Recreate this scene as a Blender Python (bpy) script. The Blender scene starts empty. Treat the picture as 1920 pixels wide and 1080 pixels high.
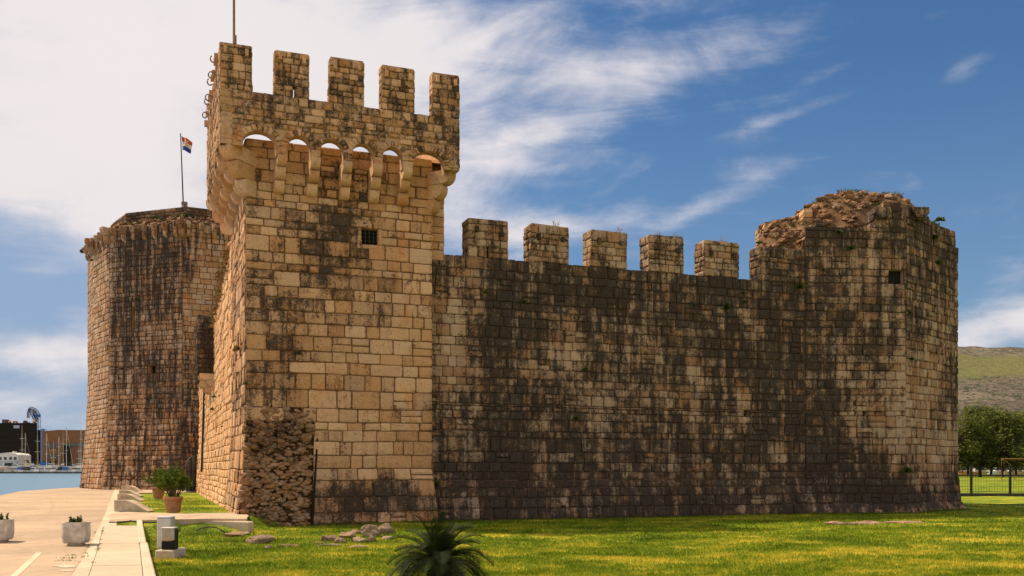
import bpy, bmesh, math, random
import numpy as np
from mathutils import Vector, Matrix, noise as mnoise
R = math.radians
# ------------------------------------------------------------------ camera, sky, sun, exposure
sc = bpy.context.scene
FPX, HZ, CH = 1780.0, 878.0, 1.7
cam_d = bpy.data.cameras.new('camera'); cam = bpy.data.objects.new('camera', cam_d)
sc.collection.objects.link(cam); sc.camera = cam
cam.location = (0, 0, CH); cam.rotation_euler = (R(90), 0, 0)
cam_d.sensor_width = 36.0; cam_d.lens = FPX/1920*36
cam_d.shift_y = (HZ-540)/1920.0
cam_d.clip_start = 0.1; cam_d.clip_end = 8000
sc.view_settings.view_transform = 'Standard'; sc.view_settings.look = 'None'
sc.view_settings.gamma = 1.0; sc.view_settings.exposure = 0.40
SUN_EL, SUN_AZ = R(55), math.atan2(-0.947, 0.322)      # azimuth from +Y toward +X
sdir = Vector((math.sin(SUN_AZ)*math.cos(SUN_EL), math.cos(SUN_AZ)*math.cos(SUN_EL), math.sin(SUN_EL)))
sl = bpy.data.lights.new('sun', 'SUN'); sl.energy = 5.0; sl.angle = R(0.5); sl.color = (1.0, 0.82, 0.58)
so = bpy.data.objects.new('sun', sl); sc.collection.objects.link(so)
so.rotation_euler = sdir.to_track_quat('Z', 'Y').to_euler()

class NT:
    """tiny node-building helper"""
    def __init__(s, nt): s.nt = nt
    def n(s, typ, **kw):
        nd = s.nt.nodes.new(typ)
        for k, v in kw.items():
            if k.startswith('i_'):
                key = k[2:]; key = int(key) if key.isdigit() else key
                s.put(nd, key, v)
            else: setattr(nd, k, v)
        return nd
    def put(s, nd, key, v):
        inp = nd.inputs[key]
        if isinstance(v, bpy.types.NodeSocket): s.nt.links.new(v, inp)
        else: inp.default_value = v
    def m(s, op, a, b=None, c=None, clamp=False):
        nd = s.nt.nodes.new('ShaderNodeMath'); nd.operation = op; nd.use_clamp = clamp
        s.put(nd, 0, a)
        if b is not None: s.put(nd, 1, b)
        if c is not None: s.put(nd, 2, c)
        return nd.outputs[0]
    def mix(s, f, a, b, mode='MIX'):
        nd = s.nt.nodes.new('ShaderNodeMix'); nd.data_type = 'RGBA'; nd.blend_type = mode
        s.put(nd, 0, f)
        for k, v in ((6, a), (7, b)):
            if isinstance(v, (tuple, list)) and len(v) == 3: v = (*v, 1)
            s.put(nd, k, v)
        return nd.outputs[2]
    def step(s, x, a, b):
        nd = s.nt.nodes.new('ShaderNodeMapRange'); nd.interpolation_type = 'SMOOTHSTEP'
        s.put(nd, 0, x); s.put(nd, 1, a); s.put(nd, 2, b)
        return nd.outputs[0]
    def noise(s, vec, scale, detail=4, rough=0.55, dist=0.0):
        nd = s.nt.nodes.new('ShaderNodeTexNoise')
        s.put(nd, 'Vector', vec); nd.inputs['Scale'].default_value = scale
        nd.inputs['Detail'].default_value = detail; nd.inputs['Roughness'].default_value = rough
        nd.inputs['Distortion'].default_value = dist
        return nd.outputs[0]
    def scale(s, vec, v):
        nd = s.nt.nodes.new('ShaderNodeVectorMath'); nd.operation = 'MULTIPLY'
        s.put(nd, 0, vec); nd.inputs[1].default_value = v
        return nd.outputs[0]

def build_world():
    w = bpy.data.worlds.new('World'); sc.world = w; w.use_nodes = True
    nt = w.node_tree; nt.nodes.clear(); T = NT(nt)
    sky = T.n('ShaderNodeTexSky'); sky.sky_type = 'NISHITA'; sky.sun_disc = False
    sky.sun_elevation = SUN_EL; sky.sun_rotation = SUN_AZ
    sky.air_density = 1.3; sky.dust_density = 0.25; sky.ozone_density = 4.0
    tc = T.n('ShaderNodeTexCoord'); d = tc.outputs['Generated']
    sx = T.n('ShaderNodeSeparateXYZ', i_0=d)
    X, Y, Z = sx.outputs
    az = T.m('ARCTAN2', X, Y)
    el = T.m('ARCSINE', Z)
    # streaky noise: stretch along a rising diagonal
    n1 = T.noise(T.scale(d, (2.2, 2.2, 5.0)), 2.0, 9, 0.56, 0.6)
    mp = T.n('ShaderNodeMapping', i_0=d); mp.inputs['Rotation'].default_value = (0, R(22), 0); mp.inputs['Scale'].default_value = (2.2, 2.2, 13)
    n2 = T.noise(mp.outputs[0], 2.2, 8, 0.6, 0.9)
    n3 = T.noise(T.scale(d, (1, 1, 1.6)), 9.0, 6, 0.6, 0.3)
    def ae(px, py):
        a = math.atan((px-960)/FPX); e = math.atan((HZ-py)/FPX*math.cos(a)); return a, e
    def blob(px, py, rx, ry, amp, rot=0):
        a, e = ae(px, py)
        da = T.m('SUBTRACT', az, a); de = T.m('SUBTRACT', el, e)
        c, s_ = math.cos(R(rot)), math.sin(R(rot))
        p = T.m('ADD', T.m('MULTIPLY', da, c*FPX/rx), T.m('MULTIPLY', de, s_*FPX/rx))
        q = T.m('ADD', T.m('MULTIPLY', da, -s_*FPX/ry), T.m('MULTIPLY', de, c*FPX/ry))
        r2 = T.m('ADD', T.m('MULTIPLY', p, p), T.m('MULTIPLY', q, q))
        return T.m('MULTIPLY', T.m('EXPONENT', T.m('MULTIPLY', r2, -1.0)), amp)
    blobs = [(120, 120, 520, 330, .85), (520, 60, 460, 190, .42), (980, 130, 400, 110, .34, 0), (1290, 110, 220, 42, .26, 8),
             (1000, 250, 240, 75, .28, 22), (350, 330, 350, 160, .25), (60, 665, 230, 40, .6), (100, 780, 400, 60, .32),
             (60, 500, 250, 70, -.1), (1880, 605, 150, 55, .75, 12), (1900, 290, 110, 22, .30, 14), (1330, 385, 150, 22, .28, 25),
             (880, 430, 120, 60, .42), (1040, 425, 160, 30, .25), (1460, 222, 130, 12, .26, 12), (1810, 130, 70, 22, .28, 25), (1850, 390, 110, 45, .26), (1640, 90, 160, 12, .16, 20)]
    s = -0.02
    for b in blobs: s = T.m('ADD', blob(*b), s)
    # unseen bright clouds added overhead and behind the camera to light shaded walls
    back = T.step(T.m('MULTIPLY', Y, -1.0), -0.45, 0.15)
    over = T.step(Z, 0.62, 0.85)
    fill_cloud = T.m('MAXIMUM', back, over)
    s = T.m('ADD', s, T.m('MULTIPLY', fill_cloud, 0.72))
    nn = T.m('ADD', T.m('MULTIPLY', T.m('SUBTRACT', n1, 0.5), 1.35), T.m('MULTIPLY', T.m('SUBTRACT', n2, 0.5), 0.72))
    nn = T.m('ADD', nn, T.m('MULTIPLY', T.m('SUBTRACT', n3, 0.5), 0.5))
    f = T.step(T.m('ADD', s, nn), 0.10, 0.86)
    # cloud colour: bright tops, grey-blue thin lower parts
    shade = T.step(T.m('ADD', T.m('ADD', n3, T.m('MULTIPLY', n1, 0.8)), T.m('MULTIPLY', s, .35)), 0.65, 1.25)
    ccol = T.mix(shade, (.30, .34, .44), (.62, .585, .60))
    glow = blob(230, 100, 480, 380, 1.0)
    ccol = T.mix(T.m('MULTIPLY', glow, .62, clamp=True), ccol, (.68, .63, .615))
    ccol = T.mix(T.m('MULTIPLY', fill_cloud, 0.95), ccol, (.74, .665, .61))
    tint = T.mix(1.0, sky.outputs[0], SKY_TINT, 'MULTIPLY')
    # thin veil low down and to the left
    veil = T.m('MULTIPLY', T.m('ADD', T.m('MULTIPLY', T.step(el, R(24), R(3)), .40), T.m('MULTIPLY', T.step(az, R(2), R(-22)), .75)), 1.0, clamp=True)
    sk = T.mix(1.0, tint, (0.1, 0.1, 0.1), 'MULTIPLY')
    sk = T.mix(T.m('MULTIPLY', veil, 0.85), sk, (.24, .32, .46))
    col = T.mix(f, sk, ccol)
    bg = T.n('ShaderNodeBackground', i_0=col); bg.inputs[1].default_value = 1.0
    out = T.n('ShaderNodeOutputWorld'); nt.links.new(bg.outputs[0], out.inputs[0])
SKY_TINT = (0.35, 0.50, 0.64)
build_world()

# ------------------------------------------------------------------ projection helpers
def px_of(p): return 960+FPX*p[0]/p[1], HZ-FPX*(p[2]-CH)/p[1]
def at(px, py, Y): return Vector(((px-960)/FPX*Y, Y, CH+(HZ-py)/FPX*Y))
def smooth(a, b, x):
    t = min(1, max(0, (x-a)/(b-a))); return t*t*(3-2*t)

# ------------------------------------------------------------------ materials
def mat_base(name):
    m = bpy.data.materials.new(name); m.use_nodes = True
    nt = m.node_tree; T = NT(nt); b = nt.nodes['Principled BSDF']
    b.inputs['Roughness'].default_value = 0.9
    b.inputs['Specular IOR Level'].default_value = 0.25
    return m, T, b
def bump(T, b, h, strength=0.5, dist=0.02):
    n = T.n('ShaderNodeBump', i_Height=h); n.inputs['Strength'].default_value = strength; n.inputs['Distance'].default_value = dist
    T.nt.links.new(n.outputs[0], b.inputs['Normal'])
def plain(name, col, rough=0.7, var=0.25, sc_=4.0, metal=0.0, spec=0.3, bmp=0.0):
    m, T, b = mat_base(name)
    g = T.n('ShaderNodeNewGeometry').outputs['Position']
    n = T.noise(g, sc_, 5, 0.6)
    c2 = tuple(c*(1-var) for c in col); c3 = tuple(min(1, c*(1+var*.5)) for c in col)
    T.put(b, 'Base Color', T.mix(T.step(n, .3, .7), c2, c3))
    b.inputs['Roughness'].default_value = rough; b.inputs['Metallic'].default_value = metal
    b.inputs['Specular IOR Level'].default_value = spec
    if bmp: bump(T, b, T.noise(g, sc_*6, 4), bmp, 0.02)
    return m
def attr(T, name): return T.n('ShaderNodeAttribute', attribute_name=name).outputs['Fac']

def stone(name, light, warm, grey, dark=(.020, .017, .016), streak=.55, patch=1.0, pits=0.5, rough_scale=1.0, bvar=.3):
    m, T, b = mat_base(name)
    g = T.n('ShaderNodeNewGeometry').outputs['Position']
    tone, dirt = attr(T, 'tone'), attr(T, 'dirt')
    big = T.noise(g, 0.55, 4, .6, .4)
    mid = T.noise(g, 2.6, 7, .68, .5)
    fine = T.noise(g, 13.0*rough_scale, 6, .72)
    grit = T.noise(g, 55.0*rough_scale, 3, .7)
    st = T.noise(T.scale(g, (1, 1, .10)), 3.6, 6, .62, .3)
    st2 = T.noise(T.scale(g, (1, 1, .07)), 9.0, 5, .65, .2)
    # stone colour
    c = T.mix(T.step(tone, .15, .85), warm, light)
    tf = T.m('FRACT', T.m('MULTIPLY', tone, 7.31))
    c = T.mix(T.m('MULTIPLY', T.step(tf, .5, 1.0), .45), c, grey)
    c = T.mix(T.m('MULTIPLY', T.step(mid, .48, .68), .4), c, warm)
    tf2 = T.m('FRACT', T.m('MULTIPLY', tone, 23.7))
    vv = T.m('ADD', T.m('ADD', T.m('MULTIPLY', tf2, .22), T.m('MULTIPLY', T.m('SUBTRACT', fine, .5), 1.5)), T.m('MULTIPLY', mid, .9))
    c = T.mix(1.0, c, T.n('ShaderNodeCombineColor', i_0=T.m('ADD', vv, .38, clamp=True), i_1=T.m('ADD', vv, .38, clamp=True), i_2=T.m('ADD', vv, .38, clamp=True)).outputs[0], 'MULTIPLY')
    # dark biological staining: patches + streaks running down
    d = T.m('ADD', dirt, T.m('MULTIPLY', T.m('SUBTRACT', mid, .5), 1.25*patch))
    d = T.m('ADD', d, T.m('MULTIPLY', T.m('SUBTRACT', st, .5), 1.5*streak))
    d = T.m('ADD', d, T.m('MULTIPLY', T.m('SUBTRACT', st2, .5), .8*streak))
    d = T.m('ADD', d, T.m('MULTIPLY', T.m('SUBTRACT', big, .5), .9*patch))
    d = T.m('ADD', d, T.m('MULTIPLY', T.m('SUBTRACT', fine, .5), 1.5))
    d = T.m('ADD', d, T.m('MULTIPLY', T.m('SUBTRACT', grit, .5), 1.5))
    tf3 = T.m('FRACT', T.m('MULTIPLY', tone, 13.3))
    d = T.m('ADD', d, T.m('MULTIPLY', T.m('SUBTRACT', tf3, .5), bvar))
    dm = T.step(d, .32, .66)
    dcol = T.mix(T.step(fine, .45, .72), dark, tuple(x*2.6 for x in dark))
    c = T.mix(T.m('MULTIPLY', dm, .93), c, dcol)
    # rust-brown wash between
    rb = T.m('MULTIPLY', T.m('MULTIPLY', T.step(d, .2, .42), T.m('SUBTRACT', 1.0, dm)), .5)
    c = T.mix(rb, c, T.mix(1.0, c, (.62, .42, .27), 'MULTIPLY'))
    rz_ = T.m('MULTIPLY', T.step(T.noise(T.scale(g, (1, 1, .45)), .95, 5, .6, .3), .56, .66), T.m('SUBTRACT', 1.0, dm))
    c = T.mix(T.m('MULTIPLY', rz_, .45), c, T.mix(1.0, c, (1.0, .58, .28), 'MULTIPLY'))
    # pale lime runs
    lr = T.m('MULTIPLY', T.step(st2, .64, .74), T.step(mid, .5, .6))
    c = T.mix(T.m('MULTIPLY', lr, .55), c, tuple(min(.7, x*1.25) for x in grey))
    # mortar / recess (tone < 0)
    mort = T.m('LESS_THAN', tone, 0.0)
    c = T.mix(T.m('MULTIPLY', mort, .8), c, tuple(x*.32 for x in warm))
    # pits
    vor = T.n('ShaderNodeTexVoronoi', i_Vector=g); vor.inputs['Scale'].default_value = 26*rough_scale
    pit = T.m('MULTIPLY', T.step(vor.outputs['Distance'], .22, .08), T.step(fine, .5, .62))
    c = T.mix(T.m('MULTIPLY', pit, pits), c, tuple(x*.25 for x in warm))
    T.put(b, 'Base Color', c)
    h = T.m('ADD', T.m('MULTIPLY', mid, .8), T.m('MULTIPLY', fine, .75))
    h = T.m('ADD', h, T.m('MULTIPLY', grit, .22))
    h = T.m('SUBTRACT', h, T.m('MULTIPLY', pit, .25))
    bump(T, b, h, 0.9, 0.06)
    b.inputs['Roughness'].default_value = 0.95; b.inputs['Specular IOR Level'].default_value = 0.12
    return m

M_TOWER = stone('flare tinted limestone', (.66, .425, .255), (.54, .305, .15), (.56, .41, .295), streak=.6, bvar=.42)  # warm lens flare over the tower is put into this orange stone colour
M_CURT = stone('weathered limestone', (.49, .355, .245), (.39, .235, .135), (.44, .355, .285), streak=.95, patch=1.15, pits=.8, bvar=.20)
M_OCT = stone('streaked limestone', (.52, .345, .22), (.42, .225, .11), (.48, .375, .29), streak=1.35, patch=.7, pits=.4, rough_scale=.7, bvar=.12)
M_SIDE = stone('sunlit limestone', (.74, .48, .28), (.66, .38, .19), (.70, .51, .34), streak=.3, patch=.6)  # lit copy of the wall stone, sunlight put into its brighter colour
M_RUB = stone('rubble stone', (.40, .26, .16), (.33, .18, .09), (.40, .32, .25), streak=.1, patch=.8, pits=.6)
M_ROCK = stone('field stone', (.36, .27, .19), (.32, .19, .12), (.34, .29, .24), dark=(.06, .052, .048), streak=.1, patch=.7)
M_CONC = plain('aged concrete', (.50, .40, .30), .9, .35, 3.0, bmp=.3)
M_DARK = plain('dark recess', (.012, .010, .008), .9, .2)
M_IRON = plain('dark iron', (.03, .028, .027), .5, .3, 8, metal=.4)
M_POLE = plain('weathered pole', (.22, .14, .09), .6, .2)

# ------------------------------------------------------------------ mesh builder
col = sc.collection
class MB:
    def __init__(s): s.v = []; s.f = []; s.t = []; s.mi = []; s.e = []
    def add(s, vs, fs, tone=0.5, mi=0, e=None):
        o = len(s.v); s.v.extend([tuple(v) for v in vs]); s.t.extend([tone]*len(vs)); s.e.extend(e or [0.0]*len(vs))
        for f in fs: s.f.append(tuple(o+i for i in f)); s.mi.append(mi)
    def box(s, c, u, v, w, tone=.5, mi=0):
        """c centre, u v w half-extent vectors"""
        c, u, v, w = map(Vector, (c, u, v, w))
        vs = [c+u*a+v*b_+w*e for e in (-1, 1) for b_ in (-1, 1) for a in (-1, 1)]
        s.add(vs, [(0, 2, 3, 1), (4, 5, 7, 6), (0, 1, 5, 4), (2, 6, 7, 3), (0, 4, 6, 2), (1, 3, 7, 5)], tone, mi)
    def abox(s, x0, x1, y0, y1, z0, z1, tone=.5, mi=0):
        s.box(((x0+x1)/2, (y0+y1)/2, (z0+z1)/2), ((x1-x0)/2, 0, 0), (0, (y1-y0)/2, 0), (0, 0, (z1-z0)/2), tone, mi)
    def prism(s, poly, d, tone=.5, mi=0):
        """poly = 3D points of one cap, d = extrusion vector"""
        n = len(poly); d = Vector(d); a = [Vector(p) for p in poly]; b_ = [p+d for p in a]
        s.add(a+b_, [tuple(range(n))[::-1], tuple(range(n, 2*n))]+[(i, (i+1) % n, n+(i+1) % n, n+i) for i in range(n)], tone, mi)
    def tube(s, pts, r, seg=8, tone=.5, mi=0, cap=True):
        pts = [Vector(p) for p in pts]; n = len(pts); rr = r if isinstance(r, (list, tuple)) else [r]*n
        vs = []
        for i, p in enumerate(pts):
            t = (pts[min(i+1, n-1)]-pts[max(i-1, 0)])
            if t.length < 1e-9: t = Vector((0, 0, 1))
            t.normalize(); a = t.orthogonal().normalized()
            ref = Vector((0, 0, 1)) if abs(t.z) < .9 else Vector((1, 0, 0))
            a = t.cross(ref).normalized(); b_ = t.cross(a)
            for k in range(seg):
                an = 2*math.pi*k/seg; vs.append(p+(a*math.cos(an)+b_*math.sin(an))*rr[i])
        fs = [(i*seg+k, i*seg+(k+1) % seg, (i+1)*seg+(k+1) % seg, (i+1)*seg+k) for i in range(n-1) for k in range(seg)]
        if cap: fs += [tuple(range(seg))[::-1], tuple(range((n-1)*seg, n*seg))]
        s.add(vs, fs, tone, mi)
    def build(s, name, mat, parent=None, zone=None, smooth_=False):
        me = bpy.data.meshes.new(name); me.from_pydata(s.v, [], s.f)
        for m in (mat if isinstance(mat, (list, tuple)) else [mat]): me.materials.append(m)
        if isinstance(mat, (list, tuple)): me.polygons.foreach_set('material_index', s.mi)
        a = me.attributes.new('tone', 'FLOAT', 'POINT'); a.data.foreach_set('value', s.t)
        z = ZONES.get(zone, (lambda p: .15))
        a = me.attributes.new('dirt', 'FLOAT', 'POINT'); a.data.foreach_set('value', [z(p)+q for p, q in zip(s.v, s.e)])
        if smooth_: me.polygons.foreach_set('use_smooth', [True]*len(me.polygons))
        me.update()
        o = bpy.data.objects.new(name, me); col.objects.link(o)
        if parent is not None:
            o.parent = parent
            wl = Vector((0, 0, 0)); q = parent
            while q is not None: wl += q.location; q = q.parent
            o.location = -wl
        return o
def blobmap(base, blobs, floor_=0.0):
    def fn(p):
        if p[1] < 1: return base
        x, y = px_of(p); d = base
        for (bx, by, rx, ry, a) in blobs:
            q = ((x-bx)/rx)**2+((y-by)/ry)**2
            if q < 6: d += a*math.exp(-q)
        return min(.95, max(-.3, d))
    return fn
ZONES = {
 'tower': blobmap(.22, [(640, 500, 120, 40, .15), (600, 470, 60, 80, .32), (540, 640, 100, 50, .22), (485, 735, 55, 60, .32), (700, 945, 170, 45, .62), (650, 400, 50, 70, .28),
                        (490, 540, 50, 60, .16), (700, 745, 110, 150, -.18), (770, 480, 60, 150, -.12), (560, 560, 60, 40, .2), (500, 900, 60, 90, .15)]),
 'parapet': blobmap(.34, [(640, 180, 300, 40, .12), (440, 150, 50, 80, -.05), (820, 240, 60, 60, .12), (480, 300, 60, 50, -.25)]),
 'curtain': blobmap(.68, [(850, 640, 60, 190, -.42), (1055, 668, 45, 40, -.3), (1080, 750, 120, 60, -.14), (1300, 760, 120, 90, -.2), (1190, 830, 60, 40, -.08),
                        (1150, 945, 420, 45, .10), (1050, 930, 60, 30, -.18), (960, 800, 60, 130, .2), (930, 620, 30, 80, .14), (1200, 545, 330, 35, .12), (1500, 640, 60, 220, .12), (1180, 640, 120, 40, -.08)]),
 'merlon': blobmap(.78, []),
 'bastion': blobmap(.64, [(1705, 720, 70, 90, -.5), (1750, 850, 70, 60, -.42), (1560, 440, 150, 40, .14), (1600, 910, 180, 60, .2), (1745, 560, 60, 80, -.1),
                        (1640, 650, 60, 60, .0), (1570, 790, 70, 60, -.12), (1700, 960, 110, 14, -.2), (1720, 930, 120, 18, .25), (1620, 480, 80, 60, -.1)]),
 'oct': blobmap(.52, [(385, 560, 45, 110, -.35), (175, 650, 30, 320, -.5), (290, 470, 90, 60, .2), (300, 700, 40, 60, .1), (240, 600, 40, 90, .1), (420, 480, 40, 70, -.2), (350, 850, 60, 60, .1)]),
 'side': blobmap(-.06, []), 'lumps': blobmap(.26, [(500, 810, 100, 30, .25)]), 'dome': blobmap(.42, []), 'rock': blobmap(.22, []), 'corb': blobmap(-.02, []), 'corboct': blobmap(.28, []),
}

def thing(name, label, cat, loc=(0, 0, 0), group=None):
    o = bpy.data.objects.new(name, None); col.objects.link(o); o.location = loc
    o.empty_display_size = .2
    o['label'] = label; o['category'] = cat
    if group: o['group'] = group
    return o
def tag(o, label, cat, group=None, kind=None):
    o['label'] = label; o['category'] = cat
    if group: o['group'] = group
    if kind: o['kind'] = kind
    return o
def struct(o, kind='structure'): o['kind'] = kind; return o

# ------------------------------------------------------------------ masonry
def wav(s, z, seed):
    seed = seed % 3; return mnoise.noise(Vector((s*.35, z*.5, seed*7.7)))
def block(mb, M, sa, sb, za, zb, rng, depth, gap=.012, rough=.02, tone=None):
    w, h = sb-sa, zb-za
    if w < .03 or h < .03: return
    g = gap*rng.uniform(.5, 1.5); ch = min(w, h)*rng.uniform(.05, .16)
    prot = rng.uniform(-.5, 1)*rough; ins = min(.022, w*.15, h*.15)
    def ring(o, c, d, jit):
        a0, a1, b0, b1 = sa+o, sb-o, za+o, zb-o
        pts = [(a0+c, b0), (a1-c, b0), (a1, b0+c), (a1, b1-c), (a1-c, b1), (a0+c, b1), (a0, b1-c), (a0, b0+c)]
        return [(p[0]+rng.uniform(-jit, jit), p[1]+rng.uniform(-jit, jit), d+rng.uniform(-jit, jit)*.6) for p in pts]
    r0 = ring(g, ch*.6, -depth, .004); r1 = ring(g+.004, ch, prot-ins*.5, .010); r2 = ring(g+ins*1.3, ch*.9, prot, .008)
    vs = [M(*p) for p in r0+r1+r2]+[M((sa+sb)/2+rng.uniform(-.15, .15)*w, (za+zb)/2+rng.uniform(-.15, .15)*h, prot+rng.uniform(.0, .018))]
    fs = []
    for k in range(8):
        j = (k+1) % 8
        fs += [(k, j, 8+j, 8+k), (8+k, 8+j, 16+j, 16+k), (16+k, 16+j, 24)]
    ee = rng.uniform(.5, 1.3); mb.add(vs, fs, rng.random() if tone is None else tone, 0, [.06*ee]*8+[.06*ee]*8+[.03*ee]*8+[-.08*ee])
def facing(mb, M, s0, s1, z0, z1, seed=1, zseed=None, hc=.44, wc=(.35, .8), depth=.04, openings=(), keep=None, rough=.022, gap=.012, waves=.035, hfun=None):
    rng = random.Random(seed)
    zb = sorted(set([z0, z1]+[q for o in openings for q in o[2:4] if z0 < q < z1]))
    zs = [z0]; rz = random.Random(seed+.5 if zseed is None else zseed)
    for a, b_ in zip(zb[:-1], zb[1:]):
        z = a
        while z < b_-1e-6:
            h = (hfun(z) if hfun else hc)*(rz if zseed is None else random.Random(int(z*2.2)*31+zseed)).uniform(.72, 1.3)
            rem = b_-z
            if rem < h*1.5: h = rem
            z += h; zs.append(min(z, b_))
    zs = sorted(set(round(q, 5) for q in zs))
    def Mw(s, z, d):
        e = min(1, (z-z0)*2, (z1-z)*2); e = max(0, e)
        if openings:
            for o in openings:
                if o[0]-.5 < s < o[1]+.5 and o[2]-.5 < z < o[3]+.5: e = 0
        return M(s, z+waves*e*wav(s, z, seed), d)
    for za, zc in zip(zs[:-1], zs[1:]):
        cuts = [s0, s1]; holes = []
        for o in openings:
            if o[2] < zc-1e-4 and o[3] > za+1e-4: cuts += [o[0], o[1]]; holes.append(o)
        cuts = sorted(c for c in set(cuts) if s0 <= c <= s1)
        for a, b_ in zip(cuts[:-1], cuts[1:]):
            mid = (a+b_)/2
            if any(o[0] < mid < o[1] for o in holes): continue
            s = a; hh = zc-za
            while s < b_-1e-6:
                w = rng.uniform(*wc)*(.6+.4*hh/hc)
                if rng.random() < .12: w *= 1.5
                rem = b_-s
                if rem < w*1.45: w = rem if rem < wc[1]*1.3 else rem/2
                e = min(s+w, b_)
                if keep is None or keep((s+e)/2, (za+zc)/2, s, e, za, zc):
                    if rng.random() < .08 and hh > .34:
                        zm = za+hh*rng.uniform(.4, .6)
                        block(mb, Mw, s, e, za, zm, rng, depth, gap, rough); block(mb, Mw, s, e, zm, zc, rng, depth, gap, rough)
                    elif rng.random() < .06 and w > .5:
                        sm = s+w*rng.uniform(.4, .6)
                        block(mb, Mw, s, sm, za, zc, rng, depth, gap, rough); block(mb, Mw, sm, e, za, zc, rng, depth, gap, rough)
                    else: block(mb, Mw, s, e, za, zc, rng, depth, gap, rough)
                s = e
def plan(poly):
    """edge data of a CCW plan polygon: returns mitre vectors and edges"""
    P = [Vector((p[0], p[1], 0)) for p in poly]; n = len(P); nor = []
    for i in range(n):
        e = (P[(i+1) % n]-P[i]).normalized(); nor.append(Vector((e.y, -e.x, 0)))
    mit = []
    for i in range(n):
        a, b_ = nor[i-1], nor[i]; m = (a+b_); k = m.length_squared
        mit.append(m*(2/k) if k > .2 else b_)
    return P, nor, mit
def masonry(mb, poly, z0, z1, edges=None, seed=1, bat=lambda z: 0, inset=.04, cap=True, **kw):
    P, nor, mit = plan(poly); n = len(P)
    zs = [z0]+[z0+(z1-z0)*k/8 for k in range(1, 8)]+[z1]
    vs = []
    for z in zs:
        for i in range(n): q = P[i]+mit[i]*(bat(z)-inset); vs.append((q.x, q.y, z))
    fs = [(r*n+i, r*n+(i+1) % n, (r+1)*n+(i+1) % n, (r+1)*n+i) for r in range(len(zs)-1) for i in range(n)]
    if cap: fs.append(tuple(range((len(zs)-1)*n, len(zs)*n)))
    mb.add(vs, fs, -.5)
    ek = kw.pop('ek', {})
    for i in (range(n) if edges is None else edges):
        a, b_ = P[i], P[(i+1) % n]; L = (b_-a).length; ma, mc = mit[i], mit[(i+1) % n]; nn = nor[i]
        def M(s, z, d, a=a, b_=b_, L=L, ma=ma, mc=mc, nn=nn):
            t = s/L; bb = bat(z)
            q = (a+ma*bb)*(1-t)+(b_+mc*bb)*t+nn*d
            return Vector((q.x, q.y, z))
        k2 = dict(kw); k2.update(ek.get(i, {}))
        facing(mb, M, 0, L, z0, z1, seed=seed*17+i, **k2)
def capstones(mb, poly, z, seed, th=.05):
    """thin uneven top surface for a small plan polygon"""
    rng = random.Random(seed); P, nor, mit = plan(poly); n = len(P)
    lo = [P[i]-mit[i]*.02 for i in range(n)]; c = sum(lo, Vector())/n
    vs = [(q.x, q.y, z-.06) for q in lo]+[(q.x*.97+c.x*.03, q.y*.97+c.y*.03, z+rng.uniform(0, th)) for q in lo]+[(c.x, c.y, z+th)]
    fs = [(i, (i+1) % n, n+(i+1) % n, n+i) for i in range(n)]+[(n+i, n+(i+1) % n, 2*n) for i in range(n)]
    mb.add(vs, fs, rng.random())

def rock_into(mb, c, size, seed, sub=2, rotz=None, tone=None, amp=.25):
    rng = random.Random(seed); bm = bmesh.new(); bmesh.ops.create_icosphere(bm, subdivisions=sub, radius=1)
    rz = Matrix.Rotation(rng.uniform(0, 6.28) if rotz is None else rotz, 3, 'Z')
    pl = [(Vector((rng.gauss(0, 1), rng.gauss(0, 1), rng.gauss(0, 1))).normalized(), rng.uniform(.55, .85)) for _ in range(9)]
    off = Vector((rng.uniform(0, 50),)*3); vs = []
    for v in bm.verts:
        p = v.co.copy()
        for nrm, d in pl:
            k = p.dot(nrm)
            if k > d: p -= nrm*(k-d)
        p *= 1+amp*mnoise.noise(p*1.8+off)+amp*.35*mnoise.noise(p*5+off)
        p = rz @ Vector((p.x*size[0], p.y*size[1], p.z*size[2])); vs.append(p+Vector(c))
    fs = [tuple(x.index for x in f.verts) for f in bm.faces]; bm.free()
    mb.add(vs, fs, rng.random() if tone is None else tone)

# leafy tuft as blades
def leaf_mat(name, a, b_, rough=.6, trans=.25):
    m, T, b = mat_base(name); g = T.n('ShaderNodeNewGeometry').outputs['Position']
    t = attr(T, 'tone'); c = T.mix(t, a, b_)
    c = T.mix(T.m('MULTIPLY', T.step(T.noise(g, 3, 3), .35, .7), .4), c, tuple(x*.55 for x in a))
    T.put(b, 'Base Color', c); b.inputs['Roughness'].default_value = rough
    b.inputs['Transmission Weight'].default_value = 0
    out = T.nt.nodes['Material Output']; tr = T.n('ShaderNodeBsdfTranslucent', i_0=c)
    ms = T.n('ShaderNodeMixShader', i_0=trans); T.nt.links.new(b.outputs[0], ms.inputs[1]); T.nt.links.new(tr.outputs[0], ms.inputs[2])
    T.nt.links.new(ms.outputs[0], out.inputs[0]); return m
M_WEED = leaf_mat('green weed', (.05, .085, .015), (.13, .16, .03))
M_DRY = leaf_mat('dry scrub', (.20, .12, .05), (.33, .24, .10))
def leaf(mb, base, tip, w, rng, droop=0.0, fold=.3):
    base, tip = Vector(base), Vector(tip); d = tip-base
    if d.length < 1e-6: return
    side = d.cross(Vector((rng.uniform(-1, 1), rng.uniform(-1, 1), rng.uniform(-.3, 1)))).normalized()*w
    m1 = base+d*.45+Vector((0, 0, droop*.3)); tip = tip+Vector((0, 0, -droop))
    mb.add([base, m1-side, tip, m1+side], [(0, 1, 2), (0, 2, 3)], rng.random())
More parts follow.
